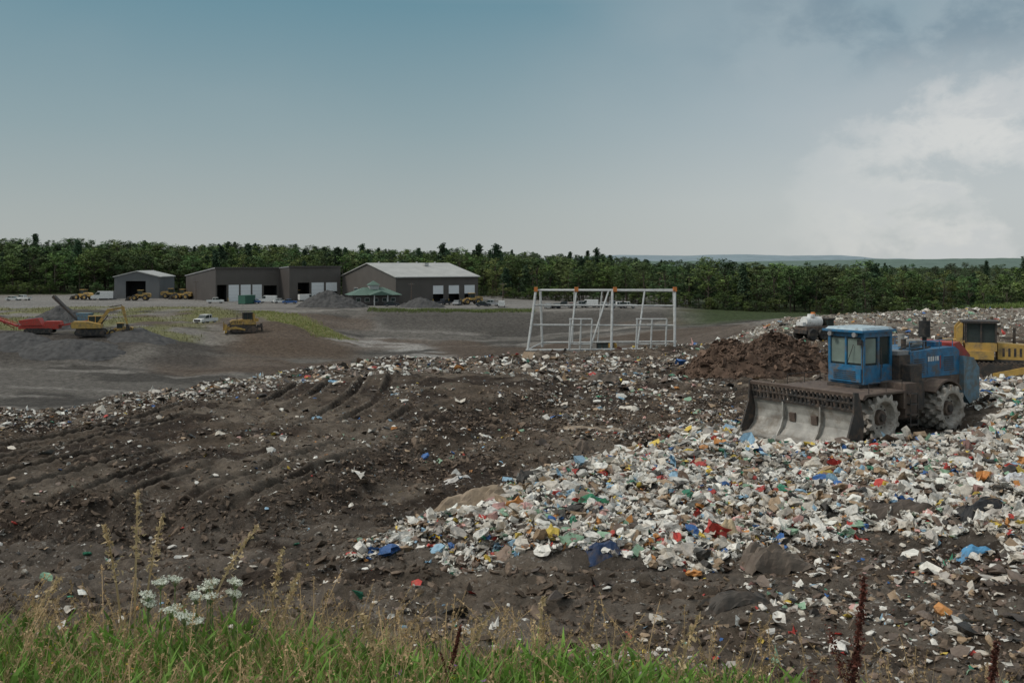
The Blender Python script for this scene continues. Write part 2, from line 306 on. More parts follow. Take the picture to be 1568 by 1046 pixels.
m=(d>0)&(rng.random(len(x))<np.where(y<34,.95,.5))&~foot(x,y); x=x[m];y=y[m]
s=np.clip(rng.lognormal(math.log(.064),.5,len(x)),.025,.24)*np.where(y>34,1.3,1)
cc=cols(len(x)); pn=fbm(x/2.2,y/2.2,3,55)
dk=(pn>.10)&(rng.random(len(x))<.6); cc[dk]=cols(dk.sum(),dw)*.65
bx=rng.random(len(x))<.05
hi=(y<31)&(s>.09)&~bx
place(x[hi],y[hi],s[hi],cc[hi],TP_hi,.35,.5)
m=~hi&~bx; place(x[m],y[m],s[m],cc[m],TP_lo,.35,.5)
place(x[bx],y[bx],s[bx],cc[bx],TP_bx,.35,.45)
x,y=cand(16000,18,60,.66); m=(sdf(HEAP,x,y)>.4)&(rng.random(len(x))<.15)&~foot(x,y); x=x[m];y=y[m]; s=rng.uniform(.12,.25,len(x)); place(x,y,s,cols(len(x)),TP_hi,.3,.35)
obj('trash_heap',A.mesh('trash_heap',trash_m))
A=Acc()
def density(x,y):
    cl=sstep(.0,.18,fbm(x/1.6,y/1.6,4,61)); cl2=sstep(-.02,.15,fbm(x/5,y/5,3,62)); px=x/y*F+784
    de=(.05+.20*cl*cl2)*(1-.45*sstep(0,2,sdf(BANKP,x,y)))+.9*sstep(-1,2.0,sdf(STRIP,x,y)+2*fbm(x/4,y/4,3,63))*(.2+cl)+.45*sstep(-1,1,sdf(STR2,x,y))*(.15+cl)+.9*sstep(-.5,.8,sdf(LOWR,x,y))*(.25+cl)
    de=de*landmask(x,y)*(y<edgeD(px)+1)*np.where(sdf(HEAP,x,y)>0,0,1)
    return de
x,y=cand(230000,13,50,.62); m=(rng.random(len(x))<density(x,y)*.8)&~foot(x,y); x=x[m];y=y[m]; n0_=len(x)
s=np.clip(rng.lognormal(math.log(.042),.6,n0_),.016,.24)
cc=cols(len(x),dw); m=rng.random(len(x))<.3; cc[m]=np.array([.12,.09,.07])*rng.uniform(.5,1.7,(m.sum(),1)); place(x,y,s,cc,TP_lo,.2,.35)
x,y=cand(260000,50,150,.62); m=(rng.random(len(x))<np.minimum(density(x,y)*np.where(y>80,1.5,1.4),.85)); x=x[m];y=y[m]
s=np.clip(rng.lognormal(math.log(.09),.5,len(x)),.04,.4)*np.where(y>80,1.2,1)
cc=cols(len(x),dw); m=rng.random(len(x))<.25; cc[m]=np.array([.12,.09,.07])*rng.uniform(.6,1.8,(m.sum(),1)); place(x,y,s,cc,TP_lo,.2,.35)
obj('scattered_litter',A.mesh('scattered_litter',trash_m))
A=Acc(); clod_m=mat('soil_clods',(1,1,1),.95,attr='Col',vary=.3,dscale=8,spec=.1)
x,y=cand(120000,13,46,.62); bd=sdf(BANKP,x,y); bmx=sstep(-1.4,1.0,bd); fc=bmx*(1-bmx)*4
m=(rng.random(len(x))<(.16+.4*sstep(.0,.15,fbm(x/1.8,y/1.8,3,42))+.6*fc)*np.where(sdf(HEAP,x,y)>0,0,1)*(1-.72*sstep(.5,2,bd)))&~foot(x,y); x=x[m];y=y[m]
s=np.clip(rng.lognormal(math.log(.036),.6,len(x)),.015,.18); cc=np.array([.125,.095,.072])*rng.uniform(.45,1.6,(len(x),1)); place(x,y,s,cc,TP_cl,.15,.6)
obj('soil_clods',A.mesh('soil_clods',clod_m))
def bigpiece(name,px,py,sx,sy,sz,col,yaw,n=14):
    X,Y=hit(px,py); g=np.linspace(-1,1,n); gx,gy=np.meshgrid(g,g)
    r=np.clip(1-np.maximum(abs(gx),abs(gy))**3,0,1)
    Z=sz*(r*.8+.9*fbm(gx*2.5+px,gy*2.5,3,7))
    vx=gx*sx*(1+.35*fbm(gx*1.5+py,gy*1.5,2,3)); vy=gy*sy*(1+.4*fbm(gx+px,gy,2,4)); cy,sy_=math.cos(yaw),math.sin(yaw)
    wx=X+vx*cy-vy*sy_; wy=Y+vx*sy_+vy*cy; wz=h(wx,wy)+Z-.03
    i=np.arange(n*n).reshape(n,n); Fc=np.stack([i[:-1,:-1],i[:-1,1:],i[1:,1:],i[1:,:-1]],-1).reshape(-1,4)
    m_=mat(name,col,.6,dirt=(.13,.10,.08),damt=.4,dscale=2.5,bump=.6,bscale=6)
    obj(name,npmesh(name,np.stack([wx,wy,wz],-1),Fc,None,m_,False))
bigpiece('discarded_carpet',718,786,.95,.45,.6,(.30,.23,.16),.1)
bigpiece('discarded_mattress',1185,868,.75,.42,.5,(.14,.11,.085),.3)
bigpiece('blue_tarp',925,862,.42,.28,.25,(.02,.045,.11),.2)
bigpiece('blue_tarp',1490,850,.4,.2,.18,(.1,.32,.55),.1)
bigpiece('green_netting',905,805,.45,.2,.3,(.05,.25,.13),.3)
bigpiece('black_plastic_sheet',1500,808,.6,.35,.35,(.02,.02,.022),.2)
bigpiece('black_plastic_sheet',1380,800,.9,.35,.35,(.09,.07,.055),.0)
bigpiece('black_plastic_sheet',1130,925,.7,.2,.25,(.07,.06,.05),.3)
bigpiece('cardboard_sheet',910,660,1.4,.12,.2,(.38,.3,.22),-.05)
bigpiece('cardboard_sheet',1110,838,.3,.24,.4,(.5,.4,.25),.4)
bigpiece('white_plastic_sheet',960,630,.5,.3,.25,(.65,.6,.52),-.6)
bigpiece('white_plastic_sheet',225,635,.5,.3,.2,(.75,.73,.68),.1)
bigpiece('white_plastic_sheet',700,742,.4,.12,.12,(.65,.62,.58),.1)
bigpiece('white_plastic_sheet',1555,770,.45,.3,.35,(.68,.69,.7),.1)
bigpiece('dirt_clod',895,690,.35,.3,.4,(.16,.12,.09),.1)
bigpiece('dirt_clod',925,588,.9,.3,.5,(.15,.12,.095),.1)
# ------------------------------------------------------------------ mounds
soil_red=mat('mound_soil',(.115,.078,.058),.95,dirt=(.16,.118,.09),damt=.3,dscale=1.5,bump=1,bscale=3,spec=.1,vary=.4)
gravel_m=mat('gravel',(.088,.086,.085),.95,dirt=(.125,.12,.115),damt=.2,dscale=.6,bump=1,bscale=3,spec=.1,vary=.25)
def mound(name,cx,cy,rx,ry,ht,m_,n=70,rough=.25,p=1.2):
    r=np.linspace(0,1.15,n); a=np.linspace(0,2*math.pi,n*2,endpoint=False); R,Aa=np.meshgrid(r,a,indexing='ij')
    wob=1+.18*fbm(np.cos(Aa)*1.2+cx,np.sin(Aa)*1.2+cy,2,5)*2
    x=cx+rx*R*wob*np.cos(Aa); y=cy+ry*R*wob*np.sin(Aa)
    prof_=np.clip(1-R**p,-.2,1)
    z=hbase(x,y)+ht*prof_+rough*ht*fbm((x-cx)/rx*3,(y-cy)/ry*3,4,cx)*2*(R<1.1)+.12*fbm(x/.4,y/.4,3,2)*ht*.9
    i=np.arange(x.size).reshape(x.shape); j=np.roll(i,-1,1)
    Fc=np.stack([i[:-1],i[1:],j[1:],j[:-1]],-1).reshape(-1,4)
    obj(name,npmesh(name,np.stack([x,y,z],-1),Fc,None,m_,True))
    return x.ravel(),y.ravel(),z.ravel()
mxx,myy,mzz=mound('dirt_mound',14.3,57.5,4.7,2.6,2.2,soil_red,110,.34,1.8)
A=Acc(); k=rng.integers(0,len(mxx),5000); s=np.clip(rng.lognormal(math.log(.07),.6,5000),.03,.3); A.inst(TP_cl,np.stack([mxx[k],myy[k],mzz[k]],-1),np.stack([s,s*.8,s*.8],-1),np.array([.115,.078,.058])*rng.uniform(.4,1.7,(5000,1)),.8)
obj('mound_clods',A.mesh('mound_clods',clod_m))
mound('gravel_pile',(505-784)/F*283,283,10,6,4.6,gravel_m)
mound('gravel_pile',(645-784)/F*283,283,6.5,5,3.0,gravel_m)
mound('gravel_pile',(90-784)/F*205,205,8,6,4.2,gravel_m)
mound('gravel_pile',(20-784)/F*178,178,7,5,1.6,gravel_m)
mound('gravel_pile',(215-784)/F*186,186,8,6,1.8,gravel_m)
mound('gravel_pile',(110-784)/F*174,174,9,5,2.0,gravel_m)
# ------------------------------------------------------------------ mesh builder
class MB:
    def __init__(s): s.v=[];s.f=[];s.m=[];s.mats=[]
    def mi(s,m_):
        if m_ not in s.mats: s.mats.append(m_)
        return s.mats.index(m_)
    def add(s,V,Fc,m_):
        n=len(s.v); s.v+= [tuple(q) for q in V]; s.f+=[tuple(i+n for i in f) for f in Fc]; s.m+=[s.mi(m_)]*len(Fc)
    def box(s,x0,x1,y0,y1,z0,z1,m_,M=None,top=(1,1)):
        cx,cy=(x0+x1)/2,(y0+y1)/2; V=[]
        for z,k in((z0,(1,1)),(z1,top)):
            for X,Y in((x0,y0),(x1,y0),(x1,y1),(x0,y1)): V.append(Vector((cx+(X-cx)*k[0],cy+(Y-cy)*k[1],z)))
        if M: V=[M@q for q in V]
        s.add(V,[(3,2,1,0),(4,5,6,7),(0,1,5,4),(1,2,6,5),(2,3,7,6),(3,0,4,7)],m_)
    def prism(s,P,y0,y1,m_,M=None):
        n=len(P); ar=sum(P[i][0]*P[(i+1)%n][1]-P[(i+1)%n][0]*P[i][1] for i in range(n))
        if ar<0: P=P[::-1]
        V=[Vector((p[0],y0,p[1])) for p in P]+[Vector((p[0],y1,p[1])) for p in P]
        if M: V=[M@q for q in V]
        s.add(V,[tuple(range(n)),tuple(range(2*n-1,n-1,-1))]+[(i,i+n,(i+1)%n+n,(i+1)%n) for i in range(n)],m_)
    def cyl(s,p0,p1,r0,r1,m_,n=12):
        p0=Vector(p0);p1=Vector(p1);d=(p1-p0).normalized(); a=d.orthogonal().normalized(); b_=d.cross(a)
        V=[p0+(a*math.cos(t)+b_*math.sin(t))*r0 for t in [2*math.pi*i/n for i in range(n)]]+[p1+(a*math.cos(t)+b_*math.sin(t))*r1 for t in [2*math.pi*i/n for i in range(n)]]
        s.add(V,[tuple(range(n-1,-1,-1)),tuple(range(n,2*n))]+[(i,(i+1)%n,(i+1)%n+n,i+n) for i in range(n)],m_)
    def bar(s,p0,p1,w,m_): s.cyl(p0,p1,w,w,m_,6)
    def lathe(s,P,c,m_,n=28):
        V=[];Fc=[]
        for (r,t) in P:
            for i in range(n): a=2*math.pi*i/n; V.append((c[0]+r*math.cos(a),c[1]+t,c[2]+r*math.sin(a)))
        for k in range(len(P)-1):
            for i in range(n): j=(i+1)%n; Fc.append((k*n+i,(k+1)*n+i,(k+1)*n+j,k*n+j))
        s.add(V,Fc,m_)
    def mesh(s,name):
        me=bpy.data.meshes.new(name); me.from_pydata(s.v,[],s.f)
        for m_ in s.mats: me.materials.append(m_)
        me.polygons.foreach_set('material_index',s.m); me.update(); return me
    def build(s,name,loc=(0,0,0),yaw=0,bev=0,parent=None,pitch=0):
        o=obj(name,s.mesh(name),loc,yaw,parent); o.rotation_euler=(0,pitch,yaw)
        if bev:
            b_=o.modifiers.new('bevel','BEVEL'); b_.width=bev; b_.segments=2; b_.limit_method='ANGLE'; b_.angle_limit=.6
        return o
DIRT=(.17,.13,.10)
BLUE=mat('blue_paint',(.03,.165,.32),.42,dirt=(.15,.13,.11),damt=.5,dscale=2.2,vary=.25)
LBLUE=mat('faded_blue_paint',(.12,.22,.29),.5,dirt=(.17,.15,.12),damt=.6,dscale=2.5)
ROOFM=mat('cab_roof_paint',(.40,.50,.55),.5,dirt=(.2,.17,.14),damt=.3)
RED=mat('red_paint',(.33,.05,.04),.5,dirt=DIRT,damt=.35)
DARK=mat('dark_steel',(.045,.042,.04),.6,dirt=(.14,.10,.075),damt=.5,dscale=3,bump=.2)
RUST=mat('rusty_steel',(.11,.08,.065),.75,dirt=(.2,.155,.12),damt=.45,dscale=3,bump=.3)
WORN=mat('worn_steel',(.36,.345,.315),.5,metal=.1,dirt=(.19,.155,.12),damt=.48,dscale=1.3,bump=.15,vary=.35)
WHEELM=mat('wheel_steel',(.42,.39,.35),.55,metal=.2,dirt=(.17,.135,.105),damt=.5,dscale=3,bump=.3)
BLACK=mat('black_rubber',(.025,.025,.025),.7,dirt=(.12,.10,.08),damt=.45,dscale=3)
GLASS=mat('cab_glass',(.03,.045,.045),.08,spec=.8,vary=.1)
GLASSL=mat('light_cab_glass',(.22,.28,.25),.1,spec=.8,vary=.3,dscale=.6)
WHITE=mat('white_paint',(.72,.72,.70),.45,dirt=(.35,.32,.27),damt=.2)
YEL=mat('yellow_paint',(.52,.33,.09),.5,dirt=(.22,.17,.11),damt=.5,dscale=2)
ORANGE=mat('orange_paint',(.6,.2,.05),.5,dirt=DIRT,damt=.25)
GREY=mat('grey_paint',(.28,.28,.28),.5,dirt=DIRT,damt=.3)
GALV=mat('galvanised_steel',(.54,.55,.54),.45,metal=.1,dirt=(.32,.30,.27),damt=.3)
RB=mat('screener_red_paint',(.45,.055,.04),.5,dirt=DIRT,damt=.35)
# ------------------------------------------------------------------ landfill compactor
B=MB()
def wheel(x,ysign):
    yc=ysign*1.4; hw=.56
    R=.76
    B.lathe([(.0,-hw+.28),(.5,-hw+.28),(.60,-hw+.02),(.66,-hw),(R,-hw),(R,hw),(.66,hw),(.60,hw-.02),(.5,hw-.28),(0,hw-.28)],(x,yc,.86),WHEELM,32)
    yo=yc+ysign*(hw-.30)
    B.cyl((x,yo,.86),(x,yo+ysign*.16,.86),.3,.26,RUST,20)
    B.cyl((x,yo+ysign*.16,.86),(x,yo+ysign*.24,.86),.15,.13,DARK,12)
    for k in range(10):
        a=k*.628; B.cyl((x+.4*math.cos(a),yo,.86+.4*math.sin(a)),(x+.4*math.cos(a),yo+ysign*.06,.86+.4*math.sin(a)),.03,.03,DARK,6)
    for row in range(5):
        for k in range(13):
            a=(k+(row%2)*.5)/13*2*math.pi
            M=Matrix.Translation((x,yc-hw+.10+row*.23,.86))@Matrix.Rotation(a,4,'Y')
            B.box(-.11,.11,-.10,.10,R-.02,R+.16,WHEELM,M,(.5,.7))
for sx in(1.9,-2.3):
    for ys in(-1,1): wheel(sx,ys)
    B.cyl((sx,-1.3,.86),(sx,1.3,.86),.26,.26,DARK)
B.box(-.1,3.0,-.62,.62,.75,1.45,RUST)
B.box(-4.9,-.5,-.62,.62,.8,1.6,DARK)
B.cyl((-.3,0,.7),(-.3,0,1.7),.28,.28,DARK)
B.prism([(.7,1.78),(3.05,1.78),(3.2,1.62),(3.1,1.58),(2.9,1.70),(.7,1.70)],-1.95,1.95,RUST)
B.box(.62,.72,-1.9,1.9,1.1,1.78,RUST)
B.box(-.35,1.75,-.72,.72,1.45,1.9,DARK)
for ys in(-1,1):
    y0,y1=sorted((ys*.7,ys*1.85))
    B.box(-.15,.55,y0,y1,.75,2.0,RUST)
    y0,y1=sorted((ys*.7,ys*1.55)); B.box(-1.1,-.3,y0,y1,.95,1.95,DARK)
    for k in range(4):
        B.box(.0,.45,*sorted((ys*1.85,ys*2.02)),.45+k*.38,.50+k*.38,DARK)
    B.bar((-.0,ys*2.0,.4),(-.0,ys*2.0,1.7),.025,DARK); B.bar((.45,ys*2.0,.4),(.45,ys*2.0,1.7),.025,DARK)
cx0,cx1,cw=-.14,1.58,.80
B.box(cx0,cx1,-cw,cw,1.92,2.62,BLUE)
B.box(cx1,cx1+.07,-cw+.08,cw-.08,2.0,2.5,BLUE)
for k in range(5): B.box(cx1+.07,cx1+.09,-.5,.5,2.08+k*.075,2.11+k*.075,DARK)
zr=3.86
for (X,Y) in((cx0+.05,-cw+.05),(cx1-.05,-cw+.05),(cx1-.05,cw-.05),(cx0+.05,cw-.05)): B.box(X-.055,X+.055,Y-.055,Y+.055,2.62,zr,BLUE)
B.box(.62,.74,cw-.09,cw+.003,2.62,zr,BLUE); B.box(.62,.74,-cw-.003,-cw+.09,2.62,zr,BLUE)
B.box(cx1-.08,cx1+.004,-.04,.04,2.62,zr,BLUE)
B.box(cx0+.07,cx1-.07,-cw+.06,cw-.06,2.62,zr-.02,GLASS)
B.box(cx1-.068,cx1-.05,-cw+.1,-.05,2.7,3.62,GLASSL); B.box(cx1-.068,cx1-.05,.05,cw-.1,2.7,3.62,GLASSL)
B.box(.8,1.42,cw-.055,cw-.045,2.7,3.62,GLASSL)
B.box(.02,.60,cw,cw+.015,2.0,2.58,BLUE); B.bar((.5,cw+.03,2.5),(.5,cw+.03,2.7),.015,DARK)
B.box(cx0,cx1+.01,-cw-.01,cw+.01,3.68,3.86,BLUE)
B.box(cx0-.12,cx1+.22,-cw-.12,cw+.12,3.865,3.95,BLUE); B.box(cx0-.05,cx1+.12,-cw-.05,cw+.05,3.95,4.04,ROOFM,None,(.92,.9))
B.bar((cx1+.1,cw+.02,2.0),(cx1+.1,cw+.02,3.5),.02,DARK); B.bar((.7,cw+.12,2.1),(.7,cw+.12,3.3),.02,DARK)
B.box(cx1+.02,cx1+.12,cw-.2,cw-.02,3.4,3.6,BLACK); B.bar((.2,.3,4.0),(.2,.3,4.4),.012,DARK)
B.bar((cx1+.15,.2,2.75),(cx1-.0,.35,3.4),.012,BLACK)
for Y in(-.55,.55): B.cyl((cx1+.1,Y,3.78),(cx1+.26,Y,3.78),.075,.09,GREY)
B.box(-.85,-.16,-1.1,1.1,1.95,2.95,DARK)
B.prism([(-.9,2.0),(-.9,3.05),(-3.9,3.12),(-4.2,2.95),(-4.2,2.0)],-1.05,1.05,BLUE)
for k in range(3):
    x0=-1.0-k*.98
    for ys in(-1,1):
        ya,yb=sorted((ys*1.05,ys*1.065)); B.box(x0-.90,x0-.04,ya,yb,2.12,2.92,BLUE)
        if k!=1:
            for j in range(7):
                ya,yb=sorted((ys*1.065,ys*1.085)); B.box(x0-.8,x0-.14,ya,yb,2.2+j*.085,2.235+j*.085,DARK)
for k,w_ in enumerate((.11,.07,.11,.09,.11)): B.box(-2.75+k*.15,-2.75+k*.15+w_,1.066,1.074,2.62,2.80,WHITE)
B.box(-2.9,-2.83,1.066,1.074,2.3,2.82,RED)
B.box(-.95,-.2,.2,1.0,2.95,3.1,GREY)
B.box(-1.0,-.3,1.1,1.5,1.95,2.6,DARK); B.box(-1.0,-.3,-1.5,-1.1,1.95,2.6,DARK)
for ys in(-1,1):
    P=[];Q=[]
    for i in range(9):
        a=math.radians(38+104*i/8); P.append((-2.3+1.14*math.cos(a),.86+1.12*math.sin(a))); Q.append((-2.3+1.06*math.cos(a),.86+1.04*math.sin(a)))
    ya,yb=sorted((ys*1.06,ys*1.8)); B.prism(P+Q[::-1],ya,yb,RUST)
    ya,yb=sorted((ys*.7,ys*1.045)); B.box(-4.2,-.9,ya,yb,1.6,1.99,RUST)
B.prism([(-4.2,1.2),(-4.2,2.75),(-4.9,2.65),(-5.3,2.2),(-5.3,1.0),(-4.6,.8)],-1.25,1.25,LBLUE)
B.prism([(-3.95,2.76),(-3.95,3.25),(-4.3,3.3),(-5.05,2.72),(-5.0,2.62)],-1.0,1.0,RED)
B.box(-5.34,-5.3,-.9,.9,1.3,2.1,DARK)
B.cyl((-2.9,.35,3.1),(-2.9,.35,3.55),.09,.09,DARK); B.cyl((-2.9,.35,3.5),(-2.9,.35,4.15),.22,.22,BLACK,18); B.cyl((-2.9,.35,4.15),(-2.9,.35,4.3),.08,.08,DARK)
B.cyl((-1.6,.3,3.28),(-2.6,.3,3.28),.17,.17,WORN,14); B.cyl((-2.3,-.3,3.1),(-2.3,-.3,3.6),.13,.13,WORN)
B.cyl((-1.3,.5,3.1),(-1.3,.5,3.5),.1,.1,DARK); B.box(-3.7,-3.2,-.5,.6,3.11,3.3,BLUE)
B.bar((-.9,.6,3.1),(-1.8,.5,3.3),.05,DARK); B.bar((-1.2,.9,3.08),(-2.6,.8,3.15),.035,BLACK)
for ys in(-1,1):
    for X in(-.95,-1.9,-2.9,-3.8): B.bar((X,ys*1.0,3.05),(X,ys*1.0,3.42),.018,BLUE)
    B.bar((-.95,ys*1.0,3.42),(-3.8,ys*1.0,3.42),.018,BLUE)
for ys in(-1,1):
    for X in(.75,1.7,2.7): B.bar((X,ys*1.85,1.78),(X,ys*1.85,2.15),.016,DARK)
    B.bar((.75,ys*1.85,2.15),(2.7,ys*1.85,2.15),.016,DARK)
for ys in(-1,1):
    M=Matrix.Translation((2.4,ys*.5,1.0))@Matrix.Rotation(math.radians(8),4,'Y'); B.box(0,1.65,-.13,.13,-.16,.16,RUST,M)
    B.cyl((2.6,ys*.32,1.6),(3.4,ys*.32,1.25),.09,.09,DARK); B.cyl((3.3,ys*.32,1.3),(3.95,ys*.32,1.0),.05,.05,GALV)
bx=3.95; W=2.35
cur=[(.75,.02),(.38,.12),(.14,.34),(.02,.62),(.0,.9),(.05,1.14),(.12,1.30)]
inn=[(x_-.07,z_-.02) for x_,z_ in cur]
for i in range(len(cur)-1):
    B.prism([(bx+cur[i][0],cur[i][1]),(bx+cur[i+1][0],cur[i+1][1]),(bx+inn[i+1][0],inn[i+1][1]),(bx+inn[i][0],inn[i][1])],-W,W,WORN)
B.box(bx+.62,bx+.86,-W,W,-.02,.06,WORN)
M=Matrix.Translation((bx+.10,0,1.28))@Matrix.Rotation(math.radians(12),4,'Y')
B.box(-.06,.05,-W,W,0,.10,DARK,M); B.box(-.06,.05,-W,W,.30,.36,DARK,M); B.box(-.07,.06,-W,W,.58,.70,RUST,M)
nb_=24
for k in range(nb_+1):
    yy=-W+.06+(2*W-.12)*k/nb_; B.box(-.035,.03,yy-.04,yy+.04,.10,.58,DARK,M)
for ys in(-1,1):
    ya,yb=sorted((ys*W,ys*(W+.07)))
    B.prism([(bx+.88,-.04),(bx-.12,.0),(bx-.22,.9),(bx-.12,1.35),(bx+.08,1.98),(bx+.30,2.0),(bx+.34,1.25),(bx+.6,.6)],ya,yb,DARK)
for yy in(-.85,.85): B.prism([(bx+.55,.08),(bx+.2,.3),(bx+.05,.7),(bx+.05,1.1),(bx+.2,1.32),(bx+.18,.75),(bx+.32,.4)],yy-.03,yy+.03,WORN)
for yy in(-1.6,-.6,.6,1.6): B.box(bx-.28,bx-.1,yy-.08,yy+.08,.25,1.7,DARK)
B.box(bx-.3,bx-.12,-W+.1,W-.1,.55,.8,DARK)
B.build('landfill_compactor',(CO[0],CO[1],CO[2]-.05),math.radians(214),.018)
# ------------------------------------------------------------------ tracked machines
def track(B,x0,x1,y0,y1,hh,m1=BLACK,m2=YEL):
    P=[];r=hh/2
    for i in range(9): a=math.radians(90+180*i/8); P.append((x0+r+r*math.cos(a),r+r*math.sin(a)))
    for i in range(9): a=math.radians(-90+180*i/8); P.append((x1-r+r*math.cos(a),r+r*math.sin(a)))
    B.prism(P,y0,y1,m1)
    n=int((x1-x0-hh)/.2)
    for k in range(n):
        X=x0+r+k*.2; B.box(X,X+.05,y0-.01,y1+.01,hh,hh+.05,m1); B.box(X,X+.05,y0-.01,y1+.01,-.05,0,m1)
    for yy in (y0-.03,y1):
        for k in range(5): X=x0+r+(x1-x0-2*r)*k/4; B.cyl((X,yy,r*(1 if k in(0,4) else .7)),(X,yy+.03,r*(1 if k in(0,4) else .7)),r*(.75 if k in(0,4) else .45),r*(.7 if k in(0,4) else .4),m2,12)
def dozer_mesh():
    B=MB()
    for a in((-1.25,-.65),(.65,1.25)): track(B,-2.1,1.9,a[0],a[1],1.05,DARK,RUST)
    B.box(-1.9,1.9,-.65,.65,.5,1.2,DARK)
    B.prism([(.1,1.2),(.1,2.0),(1.6,1.9),(1.95,1.7),(1.95,1.2)],-.55,.55,YEL); B.box(1.95,1.98,-.45,.45,.9,1.65,DARK)
    for k in range(5): B.box(.3+k*.25,.4+k*.25,-.56,.56,1.35,1.75,DARK)
    B.box(-1.9,-.1,-.9,.9,1.2,1.6,YEL)
    B.box(-1.35,.05,-.72,.72,1.6,2.0,YEL)
    B.box(-1.28,-.02,-.68,.68,2.0,2.95,GLASS)
    for X in(-1.33,-.65,0): 
        for Y in(-.7,.7): B.box(X-.04,X+.04,Y-.04,Y+.04,2.0,2.95,DARK)
    B.box(-1.5,.15,-.85,.85,2.95,3.05,DARK); B.box(-2.3,-1.5,-.5,.5,1.6,2.1,YEL)
    B.prism([(-1.75,1.6),(-1.75,2.7),(-1.55,2.95),(-1.45,2.95),(-1.5,1.6)],-.8,-.6,YEL); B.prism([(-1.75,1.6),(-1.75,2.7),(-1.55,2.95),(-1.45,2.95),(-1.5,1.6)],.6,.8,YEL)
    B.cyl((.9,.2,1.9),(.9,.2,2.7),.07,.07,DARK)
    cur=[(2.85,.0),(2.6,.25),(2.5,.65),(2.6,1.1),(2.75,1.35)]
    for i in range(4): p,q=cur[i],cur[i+1]; B.prism([p,q,(q[0]-.08,q[1]),(p[0]-.08,p[1])],-1.75,1.75,RUST if i else WORN)
    for ys in(-1,1):
        B.prism([(2.85,0),(2.5,.1),(2.45,1.3),(2.8,1.4)],*sorted((ys*1.75,ys*1.8)),YEL)
        B.prism([(-.2,.35),(-.2,.6),(1.2,.95),(2.55,.75),(2.55,.4),(1.2,.62)],*sorted((ys*1.29,ys*1.44)),YEL)
        B.bar((1.6,ys*.6,1.6),(2.5,ys*.6,.9),.06,DARK)
    B.box(-2.9,-2.1,-.3,.3,.6,1.1,DARK); B.prism([(-2.9,1.3),(-2.6,1.3),(-2.75,.1),(-3.0,.0)],-.12,.12,DARK)
    return B
DZ=dozer_mesh().mesh('bulldozer')
def bulldozer(x,y,yaw,s=1):
    o=obj('bulldozer',DZ,(x,y,H(x,y)-.03),yaw); o.scale=(s,s,s); return o
def wloader_mesh():
    B=MB()
    for X in(-1.5,1.5):
        for ys in(-1,1):
            B.lathe([(0,-.28),(.42,-.25),(.5,-.3),(.75,-.26),(.8,-.15),(.8,.15),(.75,.26),(.5,.3),(.42,.25),(0,.28)],(X,ys*1.15,.8),BLACK,20)
            B.cyl((X,ys*1.15-.27,.8),(X,ys*1.15+.27,.8),.38,.38,YEL,14)
    B.box(-2.6,-.1,-.75,.75,.8,1.25,DARK); B.prism([(-2.9,1.0),(-2.9,1.9),(-2.6,2.1),(-.7,2.2),(-.7,1.25),(-2.6,1.1)],-.8,.8,YEL)
    for k in range(4): B.box(-2.7+k*.35,-2.5+k*.35,-.81,.81,1.45,1.8,DARK)
    B.box(-.7,.6,-.75,.75,1.25,1.8,YEL); B.box(-.65,.52,-.7,.7,1.8,2.9,GLASS)
    for X in(-.66,.55):
        for Y in(-.72,.72): B.box(X-.04,X+.04,Y-.04,Y+.04,1.8,2.9,DARK)
    B.box(-.85,.75,-.85,.85,2.9,3.05,YEL)
    B.box(.6,2.2,-.5,.5,.7,1.2,YEL)
    for ys in(-1,1): B.prism([(.8,1.6),(1.0,1.9),(2.5,1.1),(3.2,.5),(3.0,.3),(2.2,.9)],*sorted((ys*.45,ys*.65)),YEL)
    B.prism([(2.9,.1),(2.9,.9),(3.1,1.2),(3.3,1.2),(3.1,.8),(3.15,.25),(4.0,.1),(4.0,.02)],-1.4,1.4,DARK)
    for ys in(-1,1): B.prism([(2.9,.1),(2.95,1.1),(3.3,1.2),(4.0,.1)],*sorted((ys*1.4,ys*1.45)),DARK)
    B.cyl((-1.6,.3,2.1),(-1.6,.3,2.8),.06,.06,DARK)
    return B
WL=wloader_mesh().mesh('wheel_loader')
def wloader(x,y,yaw,s=1):
    o=obj('wheel_loader',WL,(x,y,H(x,y)),yaw); o.scale=(s,s,s); return o
def excav_mesh():
    B=MB()
    for a in((-1.5,-.9),(.9,1.5)): track(B,-2.2,2.2,a[0],a[1],.95,BLACK,DARK)
    B.box(-1,1,-.9,.9,.4,.9,DARK); B.cyl((0,0,.9),(0,0,1.1),.8,.8,DARK,20)
    B.prism([(-2.6,1.15),(-2.75,1.9),(-2.4,2.2),(-.4,2.15),(1.5,1.7),(1.5,1.1)],-1.4,.35,YEL); B.box(-2.5,-.6,.35,1.4,1.12,2.1,YEL)
    B.box(-2.78,-2.7,-1.2,1.2,1.3,1.8,DARK)
    B.box(-.55,1.5,.42,1.4,1.12,1.8,YEL); B.box(-.5,1.45,.45,1.37,1.8,2.8,GLASS)
    for X in(-.5,.5,1.45):
        for Y in(.46,1.36): B.box(X-.05,X+.05,Y-.05,Y+.05,1.8,2.85,YEL)
    B.box(-.6,1.55,.38,1.44,2.85,2.95,YEL)
    B.prism([(.6,1.5),(.9,1.2),(2.6,3.6),(4.6,4.05),(4.65,4.35),(2.3,4.0)],-.35,.1,YEL)
    B.prism([(4.3,4.6),(4.75,4.3),(5.3,1.5),(5.1,1.4),(4.35,3.9)],-.3,.05,YEL)
    B.prism([(5.05,1.7),(5.35,1.6),(5.6,.9),(5.1,.35),(4.5,.45),(4.35,.9),(4.6,.75),(5.0,.85)],-.7,.45,DARK)
    B.bar((1.2,-.12,1.4),(2.4,-.12,3.0),.09,DARK); B.bar((2.6,-.12,4.3),(4.4,-.12,4.6),.08,DARK)
    return B
